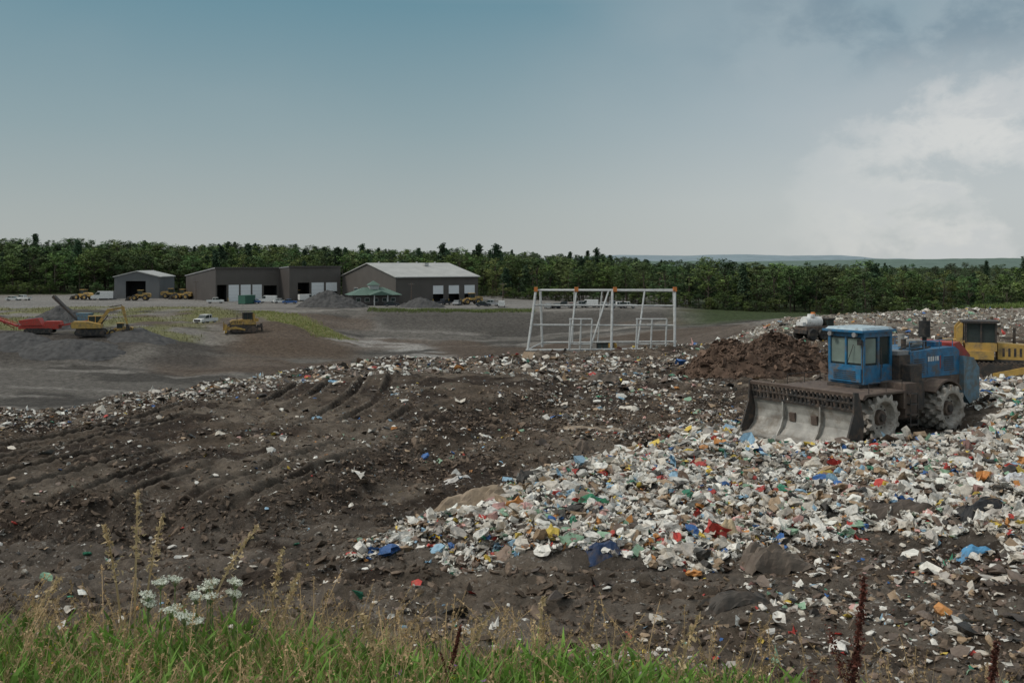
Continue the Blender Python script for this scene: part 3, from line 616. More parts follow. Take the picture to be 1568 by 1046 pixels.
EX=excav_mesh().mesh('excavator')
def excav(x,y,yaw,s=1):
    o=obj('excavator',EX,(x,y,H(x,y)),yaw); o.scale=(s,s,s); return o
bulldozer(YM[0],YM[1],math.radians(-20),1.12)
D_=207; bulldozer((372-784)/F*D_,D_,math.radians(200),1.35)
D_=183; excav((140-784)/F*D_,D_,math.radians(15),1.2)
D_=185; wloader((184-784)/F*D_,D_,math.radians(190),.8)
for px,D_,yw in [(215,330,190),(262,345,10),(280,340,170),(298,345,20),(128,335,160),(455,330,0),(722,300,200)]:
    wloader((px-784)/F*D_,D_,math.radians(yw),1.15)
bulldozer((918-784)/F*110,110,math.radians(150),1.0)
# ------------------------------------------------------------------ tank truck
B=MB()
for X in(-1.1,0,1.2):
    for ys in(-1,1):
        B.lathe([(0,-.18),(.25,-.16),(.45,-.18),(.5,-.1),(.5,.1),(.45,.18),(.25,.16),(0,.18)],(X,ys*.85,.5),BLACK,16)
B.box(-1.7,1.8,-.8,.8,.55,.85,DARK); B.box(.7,1.75,-.7,.7,.85,1.2,DARK); B.box(.75,1.4,-.65,.65,1.2,1.7,GLASS); B.box(.7,1.5,-.7,.7,1.7,1.8,DARK)
B.box(-1.6,.6,-.75,.75,.85,1.15,RUST)
B.cyl((-1.3,0,1.5),(.4,0,1.5),.45,.45,WHITE,18); B.cyl((-.5,0,1.9),(-.5,0,2.15),.35,.3,WHITE,14); B.cyl((-.2,.1,2.0),(-.2,.1,2.3),.22,.18,ORANGE,14)
B.box(-1.75,-1.4,-.4,.4,1.2,1.5,WHITE); B.cyl((.5,0,1.2),(.5,0,1.8),.16,.16,ORANGE,10)
D_=84; X=(1249-784)/F*D_; B.build('tank_truck',(X,D_,H(X,D_)),math.radians(25),.01)
# ------------------------------------------------------------------ steel frame
B=MB(); D_=76; s_px=D_/F
def fp(px,py,dy=0): return ((px-784)*s_px,dy,-(py-HY)*s_px)
def fb(a,b_,w=.075): B.bar(a,b_,w,GALV)
r=.10
for (bx_,tx,dy) in [(808,821,0),(832,829,2.8),(936,940,0),(1033,1037,0)]:
    fb(fp(bx_,537,0 if dy==0 else dy),fp(tx,446,1.1 if dy==0 else dy),r)
for dyy,yy in((1.1,446),(1.1,469),(.6,499)): 
    fb(fp(821 if yy<460 else 817,yy,dyy),fp(1037,yy+1,dyy),.07)
fb(fp(805,537),fp(1036,535),.09); fb(fp(832,530,2.8),fp(1045,528,2.8),.07)
fb(fp(829,446,2.8),fp(1040,446,2.8),.06); fb(fp(821,446,1.1),fp(829,446,2.8),.05); fb(fp(1037,447,1.1),fp(1040,446,2.8),.05); fb(fp(1042,528,2.8),fp(1040,446,2.8),.06); fb(fp(940,446,1.1),fp(944,446,2.8),.05)
fb(fp(806,537),fp(832,530,2.8),.05); fb(fp(1034,536),fp(1042,528,2.8),.05)
for (b0,t0) in [(872,884),(975,990),(905,934)]: fb(fp(b0,537 if b0!=905 else 530,0),fp(t0,447,1.1),.07)
fb(fp(883,446,2.8),fp(880,530,2.8),.05); fb(fp(927,446,2.8),fp(920,530,2.8),.05)
for (x0,x1) in((871,904),(973,1018)):
    for xx in(x0,(x0+x1)/2,x1): fb(fp(xx,536,-.3),fp(xx+2,489,-.3),.07)
    for yy in(489,498,527): fb(fp(x0,yy,-.3),fp(x1+2,yy,-.3),.06)
fb(fp(820,470,1.1),fp(829,470,2.8),.045)
for px,py in((821,446),(884,446),(944,446),(1037,446)): B.box(fp(px,0)[0]-.14,fp(px,0)[0]+.14,.95,1.25,-(py+2-HY)*s_px,-(py-5-HY)*s_px,ORANGE)
o=B.build('steel_frame',(0,D_,0),0); o.location.z=0.03
# ------------------------------------------------------------------ screener with conveyor
B=MB(); 
for a in((-1.3,-.8),(.8,1.3)): track(B,-3,2,a[0],a[1],.9,BLACK,DARK)
B.box(-4,3,-1,1,.8,1.5,RB); B.prism([(-3.5,1.5),(-4,2.4),(-.5,2.8),(.2,1.5)],-1.2,1.2,RB)
B.prism([(.5,1.5),(.5,2.2),(3.2,2.2),(3.4,1.5)],-1.0,1.0,RB)
B.prism([(-4.5,1.2),(-4.5,1.5),(-9,3.2),(-9.2,2.9)],-.5,.5,RB); B.bar((-7,0,2.0),(-5,0,.9),.08,RB)
B.prism([(3,1.2),(3,1.5),(8,2.4),(8.1,2.1)],-.4,.4,RB)
for ys in(-.55,.55):
    for k in range(5): B.bar((-4.5-k,ys,1.3+k*.36),(-4.5-k,ys,1.75+k*.36),.05,RB)
    B.bar((-4.5,ys,1.8),(-9,ys,3.5),.05,RB)
D_=184; X=(66-784)/F*D_; B.build('screening_plant',(X,D_,H(X,D_)),math.radians(8),0)
B=MB(); B.prism([(3.5,.6),(3.2,1.2),(-2.6,7.0),(-2.9,6.6)],-.55,.55,DARK); B.box(2.2,4.2,-1,1,.3,2.2,LBLUE); B.prism([(4.2,2.2),(2.4,2.2),(2.0,3.6),(4.6,3.6)],-1.1,1.1,LBLUE); B.bar((-1,0,5),(2,0,1),.1,GREY); B.bar((-.5,.5,4.6),(.5,.5,.2),.08,GREY)
for X in(2.5,3.8):
    for ys in(-1,1): B.cyl((X,ys*1.0,.45),(X,ys*1.25,.45),.45,.45,BLACK,14)
D_=192; X=(104-784)/F*D_; B.build('conveyor_stacker',(X,D_,H(X,D_)),0,0)
# ------------------------------------------------------------------ cars
def car_mesh(paint,kind='car'):
    B=MB()
    if kind=='car':
        B.prism([(-2.2,.35),(-2.25,.75),(-2.1,.95),(-1.0,1.0),(1.0,.98),(2.0,.85),(2.2,.65),(2.15,.35)],-.88,.88,paint)
        B.prism([(-1.7,.99),(-1.15,1.42),(.3,1.42),(1.05,.99)],-.76,.76,GLASS); B.prism([(-1.2,1.40),(-1.1,1.47),(.25,1.47),(.4,1.40)],-.74,.74,paint)
        for X in(-.35,): B.box(X-.05,X+.05,-.775,.775,.95,1.41,paint)
    elif kind=='pickup':
        B.prism([(-2.6,.5),(-2.6,1.1),(-.7,1.12),(1.3,1.12),(2.5,1.0),(2.65,.5)],-.95,.95,paint)
        B.box(-2.5,-.85,-.8,.8,1.1,1.125,BLACK)
        B.prism([(-.8,1.12),(-.7,1.75),(.7,1.75),(1.4,1.12)],-.85,.85,GLASS); B.box(-.75,.75,-.87,.87,1.72,1.82,paint)
        B.box(-.05,.05,-.87,.87,1.1,1.72,paint); B.box(-.8,-.68,-.87,.87,1.1,1.75,paint)
        B.box(2.6,2.68,-.7,.7,.6,.95,BLACK)
    elif kind=='van':
        B.prism([(-2.7,.4),(-2.75,2.2),(1.0,2.25),(1.8,1.3),(2.6,1.1),(2.7,.4)],-.98,.98,paint)
        B.prism([(1.05,2.05),(1.7,1.35),(.5,1.35),(.4,2.05)],-.99,.99,GLASS)
    R_=.34 if kind=='car' else .4
    for X in((-1.35,1.35) if kind=='car' else (-1.65,1.65)):
        for ys in(-1,1):
            B.cyl((X,ys*.72,R_),(X,ys*.93,R_),R_,R_,BLACK,16); B.cyl((X,ys*.93,R_),(X,ys*.95,R_),R_*.55,R_*.5,GREY,10)
    return B.mesh({'car':'parked_car','pickup':'pickup_truck','van':'parked_van'}[kind])
SIL=mat('silver_paint',(.4,.41,.42),.35,metal=.3); CBL=mat('dark_car_paint',(.03,.035,.045),.3); CRD=mat('maroon_car_paint',(.2,.02,.02),.35); CB=mat('blue_car_paint',(.05,.12,.3),.35)
meshes=[car_mesh(WHITE),car_mesh(SIL),car_mesh(CBL),car_mesh(CRD),car_mesh(WHITE,'pickup'),car_mesh(CBL,'pickup'),car_mesh(SIL,'pickup'),car_mesh(WHITE,'van'),car_mesh(CB)]
def car(k,px,D_,yaw):
    me=meshes[k]; nm={4:'pickup_truck',5:'pickup_truck',6:'pickup_truck',7:'parked_van'}.get(k,'parked_car'); x=(px-784)/F*D_
    o=obj(nm,me,(x,D_,H(x,D_)),math.radians(yaw)); return o
o=car(4,315,222,250); o.scale=(1.15,)*3
car(7,156,335,200).scale=(1.3,)*3
for i,px in enumerate([840,852,864,876,889,901,913,925,938,948,960]):
    car([1,2,5,3,6,7,2,1,6,4,4][i],px,275+(i*37%9),[80,95,170,88,10,175,92,85,0,5,178][i])
for i,(px,D_,yw) in enumerate([(740,288,10),(752,292,170),(768,284,90),(430,308,20),(444,304,5),(700,296,80),(680,298,60),(330,310,10),(410,312,180),(450,330,10),(20,330,10),(35,332,170),(470,325,30),(600,286,5),(388,308,150)]):
    car([2,6,4,0,8,1,5,4,7,4,0,4,7,2,8][i],px,D_,yw)
for px,D_,c_ in [(165,338,GREY),(378,305,mat('green_container',(.05,.14,.1),.6))]:
    B=MB(); B.box(-3,3,-1.2,1.2,.15,2.6,c_)
    for k in range(14): B.box(-2.9+k*.42,-2.7+k*.42,-1.24,1.24,.25,2.5,c_)
    B.box(-3.05,3.05,-1.26,1.26,2.6,2.7,c_); B.box(3,3.04,-1.1,-.02,.2,2.5,DARK)
    for X in(-2.9,2.9):B.box(X-.1,X+.1,-1.2,1.2,0,.15,DARK)
    x=(px-784)/F*D_; o=B.build('storage_container',(x,D_,H(x,D_)),1.3); 
# ------------------------------------------------------------------ buildings
def clad(name,col,scale=3.0,rough=.6):
    m_=bpy.data.materials.new(name); t=nt(m_); L=t.links; o=N(t,'ShaderNodeOutputMaterial'); b_=N(t,'ShaderNodeBsdfPrincipled'); b_.inputs['Roughness'].default_value=rough
    tc=N(t,'ShaderNodeTexCoord'); w=N(t,'ShaderNodeTexWave'); w.inputs['Scale'].default_value=scale; L.new(tc.outputs['Object'],w.inputs['Vector'])
    bp=N(t,'ShaderNodeBump'); bp.inputs['Strength'].default_value=.6; bp.inputs['Distance'].default_value=.05; L.new(w.outputs[1],bp.inputs['Height']); L.new(bp.outputs[0],b_.inputs['Normal'])
    n_=N(t,'ShaderNodeTexNoise'); n_.inputs['Scale'].default_value=.3; n_.inputs['Detail'].default_value=6; L.new(tc.outputs['Object'],n_.inputs['Vector'])
    mr=N(t,'ShaderNodeMapRange'); mr.inputs[3].default_value=.75; mr.inputs[4].default_value=1.25; L.new(n_.outputs[0],mr.inputs[0])
    v=N(t,'ShaderNodeVectorMath',operation='SCALE'); v.inputs[0].default_value=col; L.new(mr.outputs[0],v.inputs['Scale']); L.new(v.outputs[0],b_.inputs['Base Color']); L.new(b_.outputs[0],o.inputs[0]); return m_
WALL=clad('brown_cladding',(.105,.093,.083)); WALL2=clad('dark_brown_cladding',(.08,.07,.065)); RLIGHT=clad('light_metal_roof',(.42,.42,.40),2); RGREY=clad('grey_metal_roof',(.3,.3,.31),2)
TRIM=mat('trim',(.45,.45,.44),.5); DOORW=mat('white_roller_door',(.75,.77,.78),.5,vary=.05); INT=mat('dark_interior',(.012,.012,.013),.9); GREENR=clad('green_metal_roof',(.09,.155,.12),2)
def wall_open(B,L_,Ht,ops,m_,depth=1.2,y=0):
    xs=0; t_=.25
    for (a,b_,zt,ty) in sorted(ops):
        if a>xs: B.box(xs,a,y,y+t_,0,Ht,m_)
        B.box(a,b_,y,y+t_,zt,Ht,m_)
        if ty=='w': 
            B.box(a,b_,y+.08,y+.13,0,zt,DOORW)
            for k in range(1,5): B.box(a,b_,y+.065,y+.08,zt*k/5-.02,zt*k/5+.02,TRIM)
        elif ty=='h':
            B.box(a,b_,y+.08,y+.13,zt*.5,zt,DOORW); B.box(a,b_,y+depth*2,y+depth*2+.05,0,zt*.5,INT); B.box(a,b_,y+.2,y+depth*2,zt*.5,zt*.5+.04,INT)
        else:
            B.box(a,b_,y+depth*4,y+depth*4+.05,0,zt,INT); B.box(a,b_,y+t_,y+depth*4,zt-.02,zt+.03,INT)
            B.box(a-.05,a,y+t_,y+depth*4,0,zt,INT);B.box(b_,b_+.05,y+t_,y+depth*4,0,zt,INT); B.box(a,b_,y+t_,y+depth*4,-.02,.02,INT)
        if ty in 'wh':
            for X in (a-.3,b_+.3): B.cyl((X,y-.5,0),(X,y-.5,1.2),.12,.12,YEL,8)
        xs=b_
    if xs<L_: B.box(xs,L_,y,y+t_,0,Ht,m_)
GZ=-12.45
def empty(name,loc,rz):
    e_=bpy.data.objects.new(name,None); COL.objects.link(e_); e_.location=loc; e_.rotation_euler=(0,0,rz); return e_
ang=math.atan2(.57,.82)
e_=empty('maintenance_garage',(-35.6,305,GZ),ang)
Wd,Ln,EH,AH=38,30,8.0,12.1
B=MB()
def dx(p):
    u=(p-784)/F; return (u*305+35.6)/(.82-u*.57)
wall_open(B,Ln,EH,[(dx(663),dx(679),5.4,'h'),(dx(687),dx(703),5.4,'h'),(dx(711),dx(727),5.4,'h')],WALL)
B.box(Ln-.25,Ln,.25,Wd,0,EH,WALL); B.box(0,Ln,Wd-.25,Wd-.001,0,EH,WALL)
Mg=Matrix(((0,1,0,0),(1,0,0,0),(0,0,1,0),(0,0,0,1)))
B.prism([(0.26,0),(Wd-.26,0),(Wd-.26,EH),(Wd/2,AH),(0.26,EH)],0,.25,WALL,Mg)
B.prism([(0.26,EH-.3),(Wd-.26,EH-.3),(Wd-.26,EH),(Wd/2,AH),(0.26,EH)],Ln-.25,Ln,WALL,Mg)
B.build('walls',parent=e_)
B=MB()
B.prism([(-.6,EH-.02),(Wd/2,AH+.15),(Wd+.6,EH-.02),(Wd+.6,EH+.2),(Wd/2,AH+.4),(-.6,EH+.2)],-.5,Ln+.5,RLIGHT,Mg)
for k in range(4): B.cyl((4+k*7,Wd/2,AH+.3),(4+k*7,Wd/2,AH+.8),.3,.3,TRIM,10)
B.box(18,19.5,Wd*.36,Wd*.40,AH-.6,AH+.4,TRIM); B.box(-.02,Ln,-.7,-.6,EH-.05,EH+.22,TRIM)
B.build('roof',parent=e_)
B=MB()
for (y0,y1,z0,z1) in[(4,5.2,0,2.3),(9,12,3.2,4.4),(26,29,3.2,4.4)]: B.box(-.06,-.003,y0,y1,z0,z1,TRIM); B.box(-.08,-.06,y0+.15,y1-.15,z0+.15,z1-.15,GLASS)
B.build('windows',parent=e_)
e_=empty('workshop_building',(-95.3,320,GZ),ang)
def dxk(p,x0,y0): u=(p-784)/F; return (u*y0-x0)/(.82-u*.57)
f1=lambda p:dxk(p,-95.3,320)
B=MB(); L1=24.3; W1=31.5; H1=10.7; H1b=7.9
wall_open(B,L1,H1,[(f1(332.5),f1(347),5.4,'o'),(f1(350),f1(366),5.4,'w'),(f1(368.5),f1(384),5.4,'w'),(f1(386.5),f1(401),5.4,'w'),(f1(404),f1(424),5.0,'o')],WALL)
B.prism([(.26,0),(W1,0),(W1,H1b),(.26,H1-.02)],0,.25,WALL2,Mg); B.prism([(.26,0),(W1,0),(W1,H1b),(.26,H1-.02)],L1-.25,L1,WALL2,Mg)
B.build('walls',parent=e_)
B=MB(); B.prism([(-.3,H1),(-.3,H1+.35),(W1+.4,H1b+.3),(W1+.4,H1b)],-.3,L1+.1,RGREY,Mg); B.box(-.3,L1,-.42,-.3,H1-.1,H1+.4,WALL2); B.build('roof',parent=e_)
e_=empty('vehicle_shed',(-72.7,325,GZ),ang)
f2=lambda p:dxk(p,-72.7,325)
B=MB(); L1=18.2; H1=11.1; H1b=9.5
wall_open(B,L1,H1,[(f2(456),f2(474),6.0,'o'),(f2(477),f2(496),6.0,'w'),(f2(499),f2(516),6.0,'h')],WALL)
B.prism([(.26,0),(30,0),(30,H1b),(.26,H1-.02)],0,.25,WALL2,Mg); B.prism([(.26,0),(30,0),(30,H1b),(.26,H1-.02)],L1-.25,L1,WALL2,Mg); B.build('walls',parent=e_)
B=MB(); B.prism([(-.3,H1),(-.3,H1+.3),(30.4,H1b+.3),(30.4,H1b)],-.2,L1+.2,RGREY,Mg); B.box(-.3,L1,-.42,-.3,H1-.1,H1+.38,WALL2); B.build('roof',parent=e_)
GW=clad('grey_cladding',(.14,.145,.15))
e_=empty('storage_shed',((175-784)/F*345,345,GZ),.05)
B=MB(); wall_open(B,15.4,7.0,[(3.9,10.7,6.2,'o')],GW)
B.prism([(0,7.0),(15.4,7.0),(15.4,7.6),(7.7,9.5),(0,7.6)],0,.25,GW)
B.box(0,.25,.26,18,0,7.6,GW); B.box(15.15,15.4,.26,18,0,7.6,GW); B.build('walls',parent=e_)
B=MB(); B.prism([(-.4,7.5),(7.7,9.5),(15.8,7.5),(15.8,7.8),(7.7,9.8),(-.4,7.8)],-.4,18.3,RLIGHT); B.build('roof',parent=e_)
e_=empty('office_building',((540-784)/F*292,292,GZ),.35)
B=MB(); B.box(0,14,0,8,0,3.0,WALL2); 
for k in range(5): B.box(1+k*2.6,2.4+k*2.6,-.05,-.003,1.0,2.2,TRIM); B.box(1.1+k*2.6,2.3+k*2.6,-.07,-.05,1.1,2.1,GLASS)
B.box(5.9,6.2,-2,-1.8,0,3,TRIM); B.box(9.9,10.2,-2,-1.8,0,3,TRIM); B.build('walls',parent=e_)
B=MB(); 
B.add([(-.8,-.8,3),(14.8,-.8,3),(14.8,8.8,3),(-.8,8.8,3),(4,4,5.2),(10,4,5.2)],[(3,2,1,0),(0,1,5,4),(1,2,5),(2,3,4,5),(3,0,4)],GREENR)
B.box(5.6,8.4,2.7,5.3,4.3,5.9,TRIM); B.add([(5.2,2.3,5.9),(8.8,2.3,5.9),(8.8,5.7,5.9),(5.2,5.7,5.9),(7,4,7.2)],[(3,2,1,0),(0,1,4),(1,2,4),(2,3,4),(3,0,4)],GREENR)
B.add([(4.5,-2.4,3.01),(11.5,-2.4,3.01),(11.5,-.2,3.4),(4.5,-.2,3.4),(8,-2.4,4.2),(8,1.5,4.5)],[(0,1,4),(1,2,5,4),(3,0,4,5),(0,3,2,1)],GREENR); B.build('roof',parent=e_)
for px,D_ in[(300,330),(770,300),(630,300)]:
    B=MB(); B.cyl((0,0,-.5),(0,0,7),.12,.08,RUST,8); B.box(-.9,.9,-.06,.06,6.3,6.45,RUST)
    for X in(-.8,-.3,.3,.8): B.cyl((X,0,6.45),(X,0,6.65),.05,.04,GREY,6)
    x=(px-784)/F*D_; B.build('utility_pole',(x,D_,H(x,D_)-.3))
# ------------------------------------------------------------------ trees
bark=mat('bark',(.09,.07,.055),.9)
leafm=mat('foliage',(1,1,1),.7,attr='Col',vary=.25,dscale=.15,spec=.15,objrand=True)
def dec_tree(seed,Ht,w,tint):
    r=np.random.default_rng(seed); A=Acc()
    def cone(p0,p1,r0,r1,n=6):
        B=MB(); B.cyl(p0,p1,r0,r1,bark,n); v=np.array([list(q) for q in B.v]); f=[]
        for q in B.f:
            for i in range(1,len(q)-1): f.append((q[0],q[i],q[i+1]))
        A.add(v,np.array(f),np.tile([.11,.09,.07],(len(v),1)))
    cone((0,0,-.5),(.1*r.normal(),.1*r.normal(),Ht*.75),Ht*.02,Ht*.006,7)
    nc=44; skew=r.normal(size=2)*.7
    for k in range(nc):
        zf=.18+.76*r.random()**.85; rad=w*math.sin(math.pi*min(1,(zf-.05)/1.05)**.8)*(.35+.65*r.random()**.5)*.5; a=r.random()*6.28
        c=np.array([rad*math.cos(a)+skew[0]*zf,rad*math.sin(a)+skew[1]*zf,zf*Ht]); 
        if k%4==0: cone((0,0,c[2]*.7),tuple(c),Ht*.007,Ht*.002,4)
        n=38; cr=w*.125*(.6+.8*r.random()); d=r.normal(size=(n,3)); d/=np.linalg.norm(d,axis=1)[:,None]; p=c+d*cr*(r.random((n,1))**.4)*[1,1,.7]
        s=.38*(.6+.8*r.random((n,1,1)))*Ht/15
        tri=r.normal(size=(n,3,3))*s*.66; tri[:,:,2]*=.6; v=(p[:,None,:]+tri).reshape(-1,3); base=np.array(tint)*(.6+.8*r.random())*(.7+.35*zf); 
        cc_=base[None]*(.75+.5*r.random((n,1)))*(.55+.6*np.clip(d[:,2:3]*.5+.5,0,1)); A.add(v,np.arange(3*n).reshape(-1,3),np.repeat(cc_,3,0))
    return A.mesh('deciduous_tree',leafm)
def con_tree(seed,Ht,w,tint):
    r=np.random.default_rng(seed); A=Acc()
    B=MB(); B.cyl((0,0,-.5),(0,0,Ht),Ht*.015,.03,bark,6); v=np.array([list(q) for q in B.v]); f=[(q[0],q[i],q[i+1]) for q in B.f for i in range(1,len(q)-1)]; A.add(v,np.array(f),np.tile([.08,.07,.055],(len(v),1)))
    for k in range(80):
        zf=.15+.83*(k/80)**.9; L_=w*.5*(1-zf)**.6*(.5+.8*r.random())+.3; a=k*2.4+r.random()
        n=20; t_=r.random((n,1)); p=np.array([math.cos(a),math.sin(a),-.15])*t_*L_+[0,0,zf*Ht]; p=p+r.normal(size=p.shape)*.15*L_
        v=(p[:,None,:]+r.normal(size=(n,3,3))*.3).reshape(-1,3); cc_=np.array(tint)*(.6+.7*r.random((n,1))); A.add(v,np.arange(3*n).reshape(-1,3),np.repeat(cc_,3,0))
    return A.mesh('conifer_tree',leafm)
tints=[(.125,.19,.055),(.105,.17,.06),(.155,.20,.065),(.08,.135,.055),(.115,.17,.05),(.14,.18,.075)]
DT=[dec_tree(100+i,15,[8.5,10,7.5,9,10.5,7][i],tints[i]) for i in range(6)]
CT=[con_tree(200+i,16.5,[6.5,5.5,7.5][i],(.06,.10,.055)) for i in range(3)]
tints2=[(.13,.18,.09),(.115,.16,.09)]; DTF=[dec_tree(300+i,15,9,tints2[i]) for i in range(2)]  # far-row foliage, paler tints paint in the distance haze
forest=empty('forest',(0,0,0),0)
off=0
while off<700:
    px=-300.0
    while px<1870:
        front=np.interp(px,[-300,600,720,850,1000,1200,1568,1900],[392,392,368,335,300,282,262,255])
        D_=front+off+random.uniform(-5,5); xx=(px-784)/F*D_
        sp=(5.0+off*.014)*random.uniform(.6,1.4)
        if not (px>1000 and 60<off<400):
            hv=1+.22*float(fbm(np.array([xx/22]),np.array([off/30]),2,77)[0])*2
            hb=np.interp(px,[-300,0,700,1000,1600],[16.2,16.2,14.3,12.2,11.8])*random.uniform(.70,1.18)*hv
            con=random.random()<(.10 if px<900 else .06)
            me=random.choice(CT) if con else (random.choice(DTF) if (off>260 and random.random()<.8) else random.choice(DT))
            s=hb/15*(1.05 if con else 1)
            z=float(hbase(np.array([xx]),np.array([D_]))[0])
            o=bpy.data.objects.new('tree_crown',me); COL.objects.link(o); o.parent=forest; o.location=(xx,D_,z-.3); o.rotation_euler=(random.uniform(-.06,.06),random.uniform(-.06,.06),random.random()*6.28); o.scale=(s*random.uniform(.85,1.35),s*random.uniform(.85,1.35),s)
        px+=sp/D_*F
    off+=9 if off<30 else (20 if off<200 else 42)
for k in range(170):
    px=random.uniform(-100,1700); front=np.interp(px,[-300,600,720,850,1000,1200,1568,1900],[392,392,368,335,300,282,262,255]); D_=front-random.uniform(5,10); xx=(px-784)/F*D_
    z=float(hbase(np.array([xx]),np.array([D_]))[0]); o=bpy.data.objects.new('scrub',random.choice(DT)); COL.objects.link(o); o.parent=forest; s=random.uniform(.2,.45); o.location=(xx,D_,z-1.0); o.rotation_euler=(0,0,random.random()*6); o.scale=(s*1.5,s*1.5,s)
# distant hills, aerial haze painted into their bluish base colours
def hill(name,D_,pts,col,rough=3):
    xs=np.linspace(pts[0][0],pts[-1][0],300); ys=np.interp(xs,[p[0] for p in pts],[p[1] for p in pts]); X=(xs-784)/F*D_
    top=-(ys-HY)/F*D_+rough*fbm(X/90,X*0,4,3)*2
    V=[];n=len(xs)
    rows=[(-.18,0),(-.1,.45),(-.04,.85),(0,1),(.06,.8),(.2,0)]
    for (dy,k) in rows: V.append(np.stack([X,np.full(n,D_*(1+dy)),-20+(top+20)*k+(rough*2*fbm(X/70+dy*50,X*0+dy*9,3,5) if 0<k<1 else 0)],-1))
    i=np.arange(n*len(rows)).reshape(len(rows),n); Fc=np.stack([i[:-1,:-1],i[:-1,1:],i[1:,1:],i[1:,:-1]],-1).reshape(-1,4)
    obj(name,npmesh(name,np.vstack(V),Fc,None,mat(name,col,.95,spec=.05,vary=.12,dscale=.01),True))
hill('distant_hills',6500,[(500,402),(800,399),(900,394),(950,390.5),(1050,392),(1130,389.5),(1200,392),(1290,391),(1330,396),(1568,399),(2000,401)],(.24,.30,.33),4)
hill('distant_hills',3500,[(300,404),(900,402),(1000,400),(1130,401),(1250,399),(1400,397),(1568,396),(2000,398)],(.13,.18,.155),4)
# ------------------------------------------------------------------ foreground grass
def blades(n,x,y,ln,wd,bend,col,z0=None,seg=5):
    a=rng.random(n)*6.28; dx_=np.cos(a);dy_=np.sin(a); b2=rng.random(n)*6.28; z=h(x,y) if z0 is None else z0
    V=np.zeros((n,seg*2+1,3)); C=np.zeros((n,seg*2+1,3))
    for k in range(seg+1):
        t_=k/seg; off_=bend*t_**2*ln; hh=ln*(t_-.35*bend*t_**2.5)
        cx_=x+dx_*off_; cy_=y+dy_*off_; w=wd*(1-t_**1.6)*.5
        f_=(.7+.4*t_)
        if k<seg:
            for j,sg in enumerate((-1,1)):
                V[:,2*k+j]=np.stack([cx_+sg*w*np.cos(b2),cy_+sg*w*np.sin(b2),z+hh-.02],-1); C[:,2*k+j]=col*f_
        else: V[:,2*seg]=np.stack([cx_,cy_,z+hh],-1); C[:,2*seg]=col*f_
    Fc=[]
    for k in range(seg-1): Fc+=[(2*k,2*k+1,2*k+3),(2*k,2*k+3,2*k+2)]
    Fc.append((2*seg-2,2*seg-1,2*seg)); Fc=np.array(Fc)
    FF=(Fc[None]+(np.arange(n)*(2*seg+1))[:,None,None]).reshape(-1,3)
    return V.reshape(-1,3),FF,C.reshape(-1,3)
grassm=mat('grass',(1,1,1),.55,attr='Col',vary=.15,dscale=3,trans=.3,spec=.25)
A=Acc()
n=82000; y=rng.uniform(2.3,7.8,n); x=rng.uniform(-.72,.72,n)*(y+.6); px=x/y*F+784
pn=fbm(x/.9,y/.9,3,71); right=sstep(900,1350,px)
keep=rng.random(n)<np.clip((.85+1.2*pn)*(1-.5*right)*(1-.5*sstep(6,7.8,y)),.03,1); x=x[keep];y=y[keep];px=px[keep];pn=pn[keep];right=right[keep];n=len(x)
green=np.array([.21,.35,.06]); straw=np.array([.47,.35,.18]); dgreen=np.array([.11,.19,.05])
gsel=rng.random(n)<np.clip(.86-.14*(y-3.2)+pn*1.4-.1*right,.12,.97)
col=np.where(gsel[:,None],np.where(rng.random((n,1))<.3,dgreen,green),straw)*rng.uniform(.6,1.25,(n,1))
ln=np.where(gsel,rng.uniform(.22,.50,n),rng.uniform(.30,.66,n))*(1-.15*right)*(1+.5*fbm(x/.7,y/.7,2,72))
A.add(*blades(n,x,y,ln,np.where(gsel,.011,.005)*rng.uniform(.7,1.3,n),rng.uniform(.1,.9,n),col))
n=24000; cxs=rng.uniform(-.6,.6,460); cy_=rng.uniform(2.8,5.4,460); k=rng.integers(0,460,n); y=cy_[k]+rng.normal(size=n)*.14; x=cxs[k]*(cy_[k]+.5)+rng.normal(size=n)*.18
px=x/y*F+784; kp=rng.random(n)<1-.7*sstep(950,1300,px); x=x[kp];y=y[kp];n=len(x)
z=h(x,y)+rng.uniform(.02,.42,n)
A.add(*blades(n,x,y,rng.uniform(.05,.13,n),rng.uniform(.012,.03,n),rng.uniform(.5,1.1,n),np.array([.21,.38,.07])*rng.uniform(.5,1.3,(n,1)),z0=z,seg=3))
n=1400; y=rng.uniform(2.8,7,n); x=rng.uniform(-.62,.62,n)*y; px=x/y*F+784; kp=rng.random(n)<1-.6*sstep(900,1300,px); x=x[kp];y=y[kp];n=len(x)
L_=rng.uniform(.42,.76,n); bd=rng.uniform(.1,.6,n); aa=rng.random(n)*6.28
def stalks(x,y,L_,bd,aa,col,head=.28,hw=.012,w=.004):
    n=len(x); z=h(x,y); S=8
    for k in range(S):
        t0=k/S;t1=(k+1)/S
        def P(t_): return np.stack([x+np.cos(aa)*bd*t_**2*L_,y+np.sin(aa)*bd*t_**2*L_,z+L_*(t_-.3*bd*t_**3)],-1)
        p0=P(t0);p1=P(t1); V=np.stack([p0+[w/2,0,0],p0-[w/2,0,0],p1-[w/2*.8,0,0],p1+[w/2*.8,0,0],],1)
        Fc=np.array([[0,1,2],[0,2,3]])[None]+(np.arange(n)*4)[:,None,None]; A.add(V.reshape(-1,3),Fc.reshape(-1,3),np.repeat(col,4,0))
    q=34
    for k in range(q):
        t_=1-head*rng.random(n); p=np.stack([x+np.cos(aa)*bd*t_**2*L_,y+np.sin(aa)*bd*t_**2*L_,z+L_*(t_-.3*bd*t_**3)],-1)+rng.normal(size=(n,3))*hw*(.4+1.2*(1-t_)[:,None]/head)*.6
        V=p[:,None,:]+rng.normal(size=(n,3,3))*hw*.45; A.add(V.reshape(-1,3),np.arange(3*n).reshape(-1,3),np.repeat(col*1.15,3,0))
